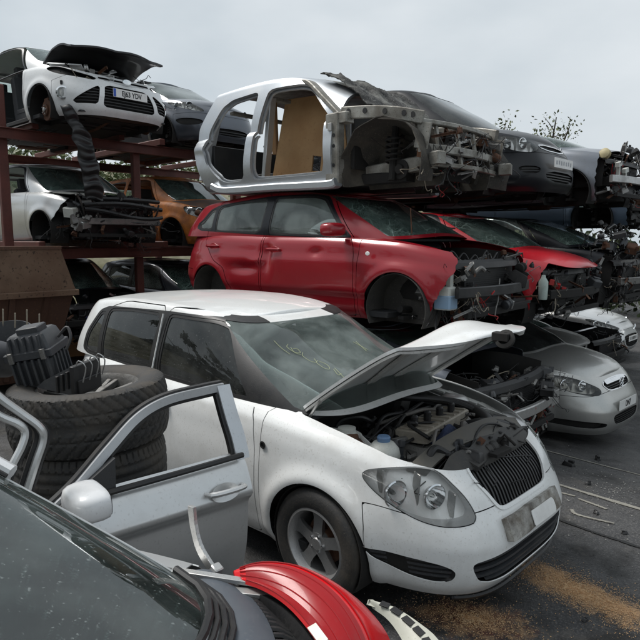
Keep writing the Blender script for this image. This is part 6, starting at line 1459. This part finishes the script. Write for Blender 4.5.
    def chips(name, cx, cy, rx, ry, ang, n, mat, size=.006):
        V = []; F = []
        for k in range(n):
            a = r.uniform(0, 2 * PI); q = abs(r.normal()) * .55; x, y = rx * q * math.cos(a), ry * q * math.sin(a); x, y = x * math.cos(ang) - y * math.sin(ang) + cx, x * math.sin(ang) + y * math.cos(ang) + cy
            s = size * r.uniform(.4, 1.5); z = float(ground_z(x, y)) + .004; th = r.uniform(0, 6.28); c, si = math.cos(th) * s, math.sin(th) * s; b0 = len(V); hh = s * r.uniform(.2, .9)
            V += [(x + c, y + si, z), (x - si * .6, y + c * .6, z), (x - c, y - si, z), (x + si * .6, y - c * .6, z), (x, y, z + hh)]; F += [(b0, b0 + 1, b0 + 4), (b0 + 1, b0 + 2, b0 + 4), (b0 + 2, b0 + 3, b0 + 4), (b0 + 3, b0, b0 + 4), (b0 + 3, b0 + 2, b0 + 1, b0)]
        me = bpy.data.meshes.new(name); me.from_pydata(V, [], F); o = link(name, me, mat); tag(o, 'pale orange sawdust spilt on the asphalt' if 'saw' in name else 'small grit and glass crumbs scattered on the asphalt', 'debris', kind='stuff'); return o
    sm = material('sawdust', (.42, .24, .115), .9, scale=60, col2=(.58, .40, .23))
    chips('sawdust', 1.0, .26, .50, .20, R(-8), 9000, sm, .0032); chips('sawdust', .70, -.36, .34, .2, R(25), 4200, sm, .003)
    chips('grit', .7, 2.2, 2.2, 3.2, 0, 4000, material('grit', (.13, .125, .12), .8, scale=30, col2=(.06, .06, .06)), .005)
    chips('glass_crumbs', .6, 2.0, 1.8, 2.6, 0, 420, material('pale_crumbs', (.32, .32, .30), .5, scale=30, col2=(.25, .24, .22)), .006)
    # bits of scrap on the ground
    rr = random.Random(12)
    for k, (x, y, s) in enumerate([(.03, 2.55, .05), (.40, 2.02, .025), (.70, 1.35, .02), (.95, 1.15, .018), (.05, 3.25, .04), (.78, 2.25, .02), (1.12, .02, .016)]):
        o = MB().box((0, 0, 0), (s * 2.2, s * 1.3, s), rotm(.3, .2, 0), .7).box((s * .5, 0, s * .5), (s, s * .7, s * .5)).build('scrap_piece', black_plastic); o.location = (x, y, float(ground_z(x, y)) + s * .5); o.rotation_euler = (0, 0, k * 1.3)
        tag(o, 'small broken piece of dark plastic lying on the asphalt', 'debris', 'plastic scraps on the asphalt')

def rack():
    root = thing('storage_rack', 'red-brown steel two-level rack holding four scrap cars', 'rack', (0, 0, 0), 0)
    for x in (-7.4, -10.3):
        for y in (.36, 2.46, 4.62, 6.8):
            tall = 4.1 if y < .5 else 3.52
            z0 = float(ground_z(x, y)); m = MB(); m.box((x, y, z0 + (tall - z0) / 2), (.10, .13, tall - z0)); m.build('post', rack_red, root)
            MB().box((x, y, z0 + .01), (.24, .24, .02)).build('foot_plate', rack_red, root)
    for z, h in ((3.42, .14), (1.70, .14)):
        for x in (-7.36, -10.26):
            m = MB(); 
            for dz in (-h / 2, h / 2): m.box((x + .07, 3.5, z + dz), (.10, 7.2, .014))
            m.box((x + .07, 3.5, z), (.014, 7.18, h)); m.build('cross_beam', rack_red, root)
        for y in (.75, 2.10, 2.85, 4.25, 4.95): MB().box((-8.85, y, z + .14), (3.4, .10, .10)).build('deck_runner', rack_red, root)
    for x, z0, z1 in ((-7.4, 1.75, 3.40), (-10.3, 1.75, 3.40)): pass

def skip():
    root = thing('skip', 'rusty brown steel skip with a flat rim standing beside the rack', 'skip', (-5.5, -.40, 0), 0)
    mt = material('skip_rust', (.105, .056, .032), .75, dirt=1., dirt_col=(.025, .014, .010), scale=2.2, col2=(.155, .098, .062), bump=.25, bump_scale=20)
    dk = material('skip_dark', (.075, .036, .022), .8, dirt=.7, dirt_col=(.15, .07, .035), scale=3., bump=.3, bump_scale=20)
    # upper end plate, rim, lower body narrowing to the base
    m = MB(); V = [(0, -1.0, 1.29), (0, .86, 1.29), (0, .70, 1.80), (0, -.86, 1.80)]; m.add([(x + .02, y, z) for x, y, z in V] + [(x - .02, y, z) for x, y, z in V], [(0, 1, 2, 3), (7, 6, 5, 4), (1, 0, 4, 5), (2, 1, 5, 6), (3, 2, 6, 7), (0, 3, 7, 4)]); m.build('end_plate', mt, root, 20)
    m = MB(); m.bar((.03, -1.02, 1.255), (.03, .88, 1.255), .12, .07); m.build('rim_flange', mt, root)
    m = MB(); m.bar((.0, -.87, 1.815), (.0, .71, 1.815), .06, .04); m.build('top_rail', dk, root)
    V = [(-2.6, -.98, 1.22), (0, -.98, 1.22), (0, .84, 1.22), (-2.6, .84, 1.22), (-2.2, -.75, .12), (-.35, -.75, .12), (-.35, .62, .12), (-2.2, .62, .12)]
    m = MB(); m.add(V, [(0, 1, 5, 4), (1, 2, 6, 5), (2, 3, 7, 6), (3, 0, 4, 7), (4, 5, 6, 7)]); m.build('tub', dk, root, 20)
    for y in (-.5, .1, .5): MB().bar((.015, y, 1.24), (-.33, y * .8, .16), .07, .05).build('stiffener', dk, root)
    m = MB(); V = [(-2.6, .86, 1.29), (0, .86, 1.29), (-.1, .70, 1.80), (-2.6, .70, 1.80)]; m.add([(x, y + .012, z) for x, y, z in V] + [(x, y - .012, z) for x, y, z in V], [(3, 2, 1, 0), (4, 5, 6, 7), (0, 1, 5, 4), (1, 2, 6, 5), (2, 3, 7, 6), (3, 0, 4, 7)]); m.build('side_plate', mt, root, 20)
    m = MB(); V = [(-2.6, -1.0, 1.29), (0, -1.0, 1.29), (-.1, -.86, 1.80), (-2.6, -.86, 1.80)]; m.add([(x, y - .012, z) for x, y, z in V] + [(x, y + .012, z) for x, y, z in V], [(0, 1, 2, 3), (7, 6, 5, 4), (1, 0, 4, 5), (2, 1, 5, 6), (3, 2, 6, 7), (0, 3, 7, 4)]); m.build('side_plate', mt, root, 20)
    for s in (-1, 1): MB().box((-.3, s * .70, .07), (.3, .12, .12)).build('skid', dk, root)

def leaf_mesh(name, centres, size, mat, seed, parent=None, aspect=2.):
    r = np.random.default_rng(seed); n = len(centres); C = np.asarray(centres)
    D = r.normal(size=(n, 3)); D /= np.linalg.norm(D, axis=1)[:, None]; U = np.cross(D, r.normal(size=(n, 3))); U /= np.linalg.norm(U, axis=1)[:, None]; s = size * r.uniform(.6, 1.3, (n, 1))
    V = np.empty((n, 4, 3)); V[:, 0] = C - D * s; V[:, 1] = C + U * s / aspect; V[:, 2] = C + D * s; V[:, 3] = C - U * s / aspect + np.cross(D, U) * s * .2
    F = (np.arange(n)[:, None] * 4 + np.arange(4)).tolist(); me = bpy.data.meshes.new(name); me.from_pydata(V.reshape(-1, 3).tolist(), [], F); return link(name, me, mat, parent)
leaf_a = material('leaf_green', (.060, .085, .028), .6, scale=3, col2=(.11, .13, .045)); leaf_b = material('leaf_dark', (.030, .045, .017), .65, scale=3, col2=(.055, .075, .026))
bark = material('bark', (.085, .066, .048), .85, scale=14, col2=(.05, .04, .03), bump=.4)
def tree(loc, label, h=5., spread=1.5, seed=1, density=1., leaf=leaf_a, group=None, size=.05, upright=.75, n1=9):
    root = thing('tree', label, 'tree', loc, 0, group); r = random.Random(seed); m = MB(); tips = []
    m.tube([(0, 0, -.1), (.03, .02, h * .2), (-.02, .05, h * .45), (.02, 0, h * .62)], [.022 * h, .018 * h, .013 * h, .008 * h], 8)
    for k in range(n1):
        a = k * 2.4 + r.random(); z0 = h * r.uniform(.22, .55); L = spread * r.uniform(.6, 1.05); p0 = np.array((0, 0, z0)); d = np.array((math.cos(a) * (1 - upright * .6), math.sin(a) * (1 - upright * .6), upright)); d /= np.linalg.norm(d)
        p1 = p0 + d * L * h * .16; p2 = p1 + (d + np.array((0, 0, .2))) * L * h * .16; m.tube([p0, p1, p2], [.009 * h, .006 * h, .002 * h], 6)
        for q in range(7):
            t = r.uniform(.3, 1.); b = (p1 + (p2 - p1) * t) if r.random() < .7 else (p0 + (p1 - p0) * t); e = b + np.array((r.uniform(-1, 1), r.uniform(-1, 1), r.uniform(-.1, 1.1))) * spread * h * .055; m.tube([b, (b + e) / 2 + np.array((0, 0, .02)), e], [.0025 * h, .0015 * h, .0008 * h], 4)
            for w in range(int(18 * density)): tips.append(b + (e - b) * r.uniform(.25, 1.1) + np.array((r.gauss(0, 1), r.gauss(0, 1), r.gauss(0, 1))) * .045 * h * .5)
    m.build('trunk', bark, root); leaf_mesh('crown', tips, size, leaf, seed, root); return root
def surroundings():
    # grassy bank behind the rack
    mt = material('dry_grass_bank', (.10, .095, .045), .95, scale=1.2, col2=(.26, .24, .17), bump=.4, bump_scale=8)
    xs = np.linspace(-60, -17, 24); ys = np.linspace(-30, 60, 60); X, Y = np.meshgrid(xs, ys, indexing='ij'); t = np.clip((-18 - X) / 12, 0, 1); Z = -.6 + 6.4 * t * t * (3 - 2 * t) + .4 * np.sin(X * .7) * t + .3 * np.sin(Y * .5 + X) * t
    Z = Z + np.where(t <= 0, -.4, 0)
    ny = len(ys); F = [(i * ny + j, (i + 1) * ny + j, (i + 1) * ny + j + 1, i * ny + j + 1) for i in range(len(xs) - 1) for j in range(ny - 1)]
    me = bpy.data.meshes.new('bank'); me.from_pydata(np.c_[X.ravel(), Y.ravel(), Z.ravel()].tolist(), [], F); me.shade_smooth(); o = link('hillside', me, mt); tag(o, kind='structure')
    r = np.random.default_rng(8); C = []
    for k in range(90):
        x = r.uniform(-33, -25); y = r.uniform(0, 26); tt = min(1, max(0, (-18 - x) / 12)); z = -.6 + 6.4 * tt * tt * (3 - 2 * tt); s = r.uniform(.4, 1.1)
        C.append(r.normal(size=(90, 3)) * np.array((s, s, s * .5)) + np.array((x, y, z + s * .4)))
    o = leaf_mesh('scrub', np.concatenate(C), .16, leaf_a, 4); tag(o, 'low green scrub covering the bank behind the rack', 'scrub', kind='stuff')
    tree((-5.6, 14.05, -.5), 'thin sparse-leaved tree rising behind the black car on the stacks', 6.85, 1.15, 3, 2.0, material('leaf_pale', (.15, .165, .075), .6, scale=3, col2=(.09, .11, .045)), size=.05, n1=16, upright=.9)
    r = np.random.default_rng(18); C = []
    for k in range(130):
        x = r.uniform(-9, 16); y = r.uniform(17, 19.5); s = r.uniform(.5, .9); C.append(r.normal(size=(110, 3)) * np.array((s, s * .7, s * .8)) + np.array((x, y, .5 + r.uniform(-.3, .9))))
    o = leaf_mesh('hedge_foliage', np.concatenate(C), .13, leaf_b, 9); tag(o, 'dark green hedge along the far end of the yard', 'hedge', kind='stuff')
    tree((-2.35, 13.6, -.5), 'small yellow-green shrub behind the pale silver hatchback', 2.9, 1.6, 5, 1.3, material('leaf_yellow', (.12, .14, .035), .6, scale=3, col2=(.07, .09, .03)), size=.06, upright=.5)
    # trees across the yard behind the photographer; they show in the glass and paint
    for k in range(11):
        x = -26 + 5.2 * k; y = -21 - 3 * math.sin(k * 1.7); tree((x, y, 0), 'broad dark tree in the row along the opposite side of the yard', 8.5 + 1.8 * math.sin(k * 2.1), 2.3, 20 + k, 2.6, leaf_b, 'trees opposite the stacks', .30, .45, 12)
ground(); rack(); skip(); surroundings()
white_hatchback(); red_hatchback(); bare_shell(); red_hatchback_two(); black_car(); silver_mpv(); dark_hatch_under(); stack_three(); far_silver_hatch()
white_rack_car(); hanging_liner(); silver_rack_car(); grey_rack_car(); burnt_rack_car(); rack_bottom()
_r, _c, _d, _w, _fx = foreground_car(); loose_door(_c, _d, _w, _fx); loose_frame(); foreground_bits(_r); tyre_stack()
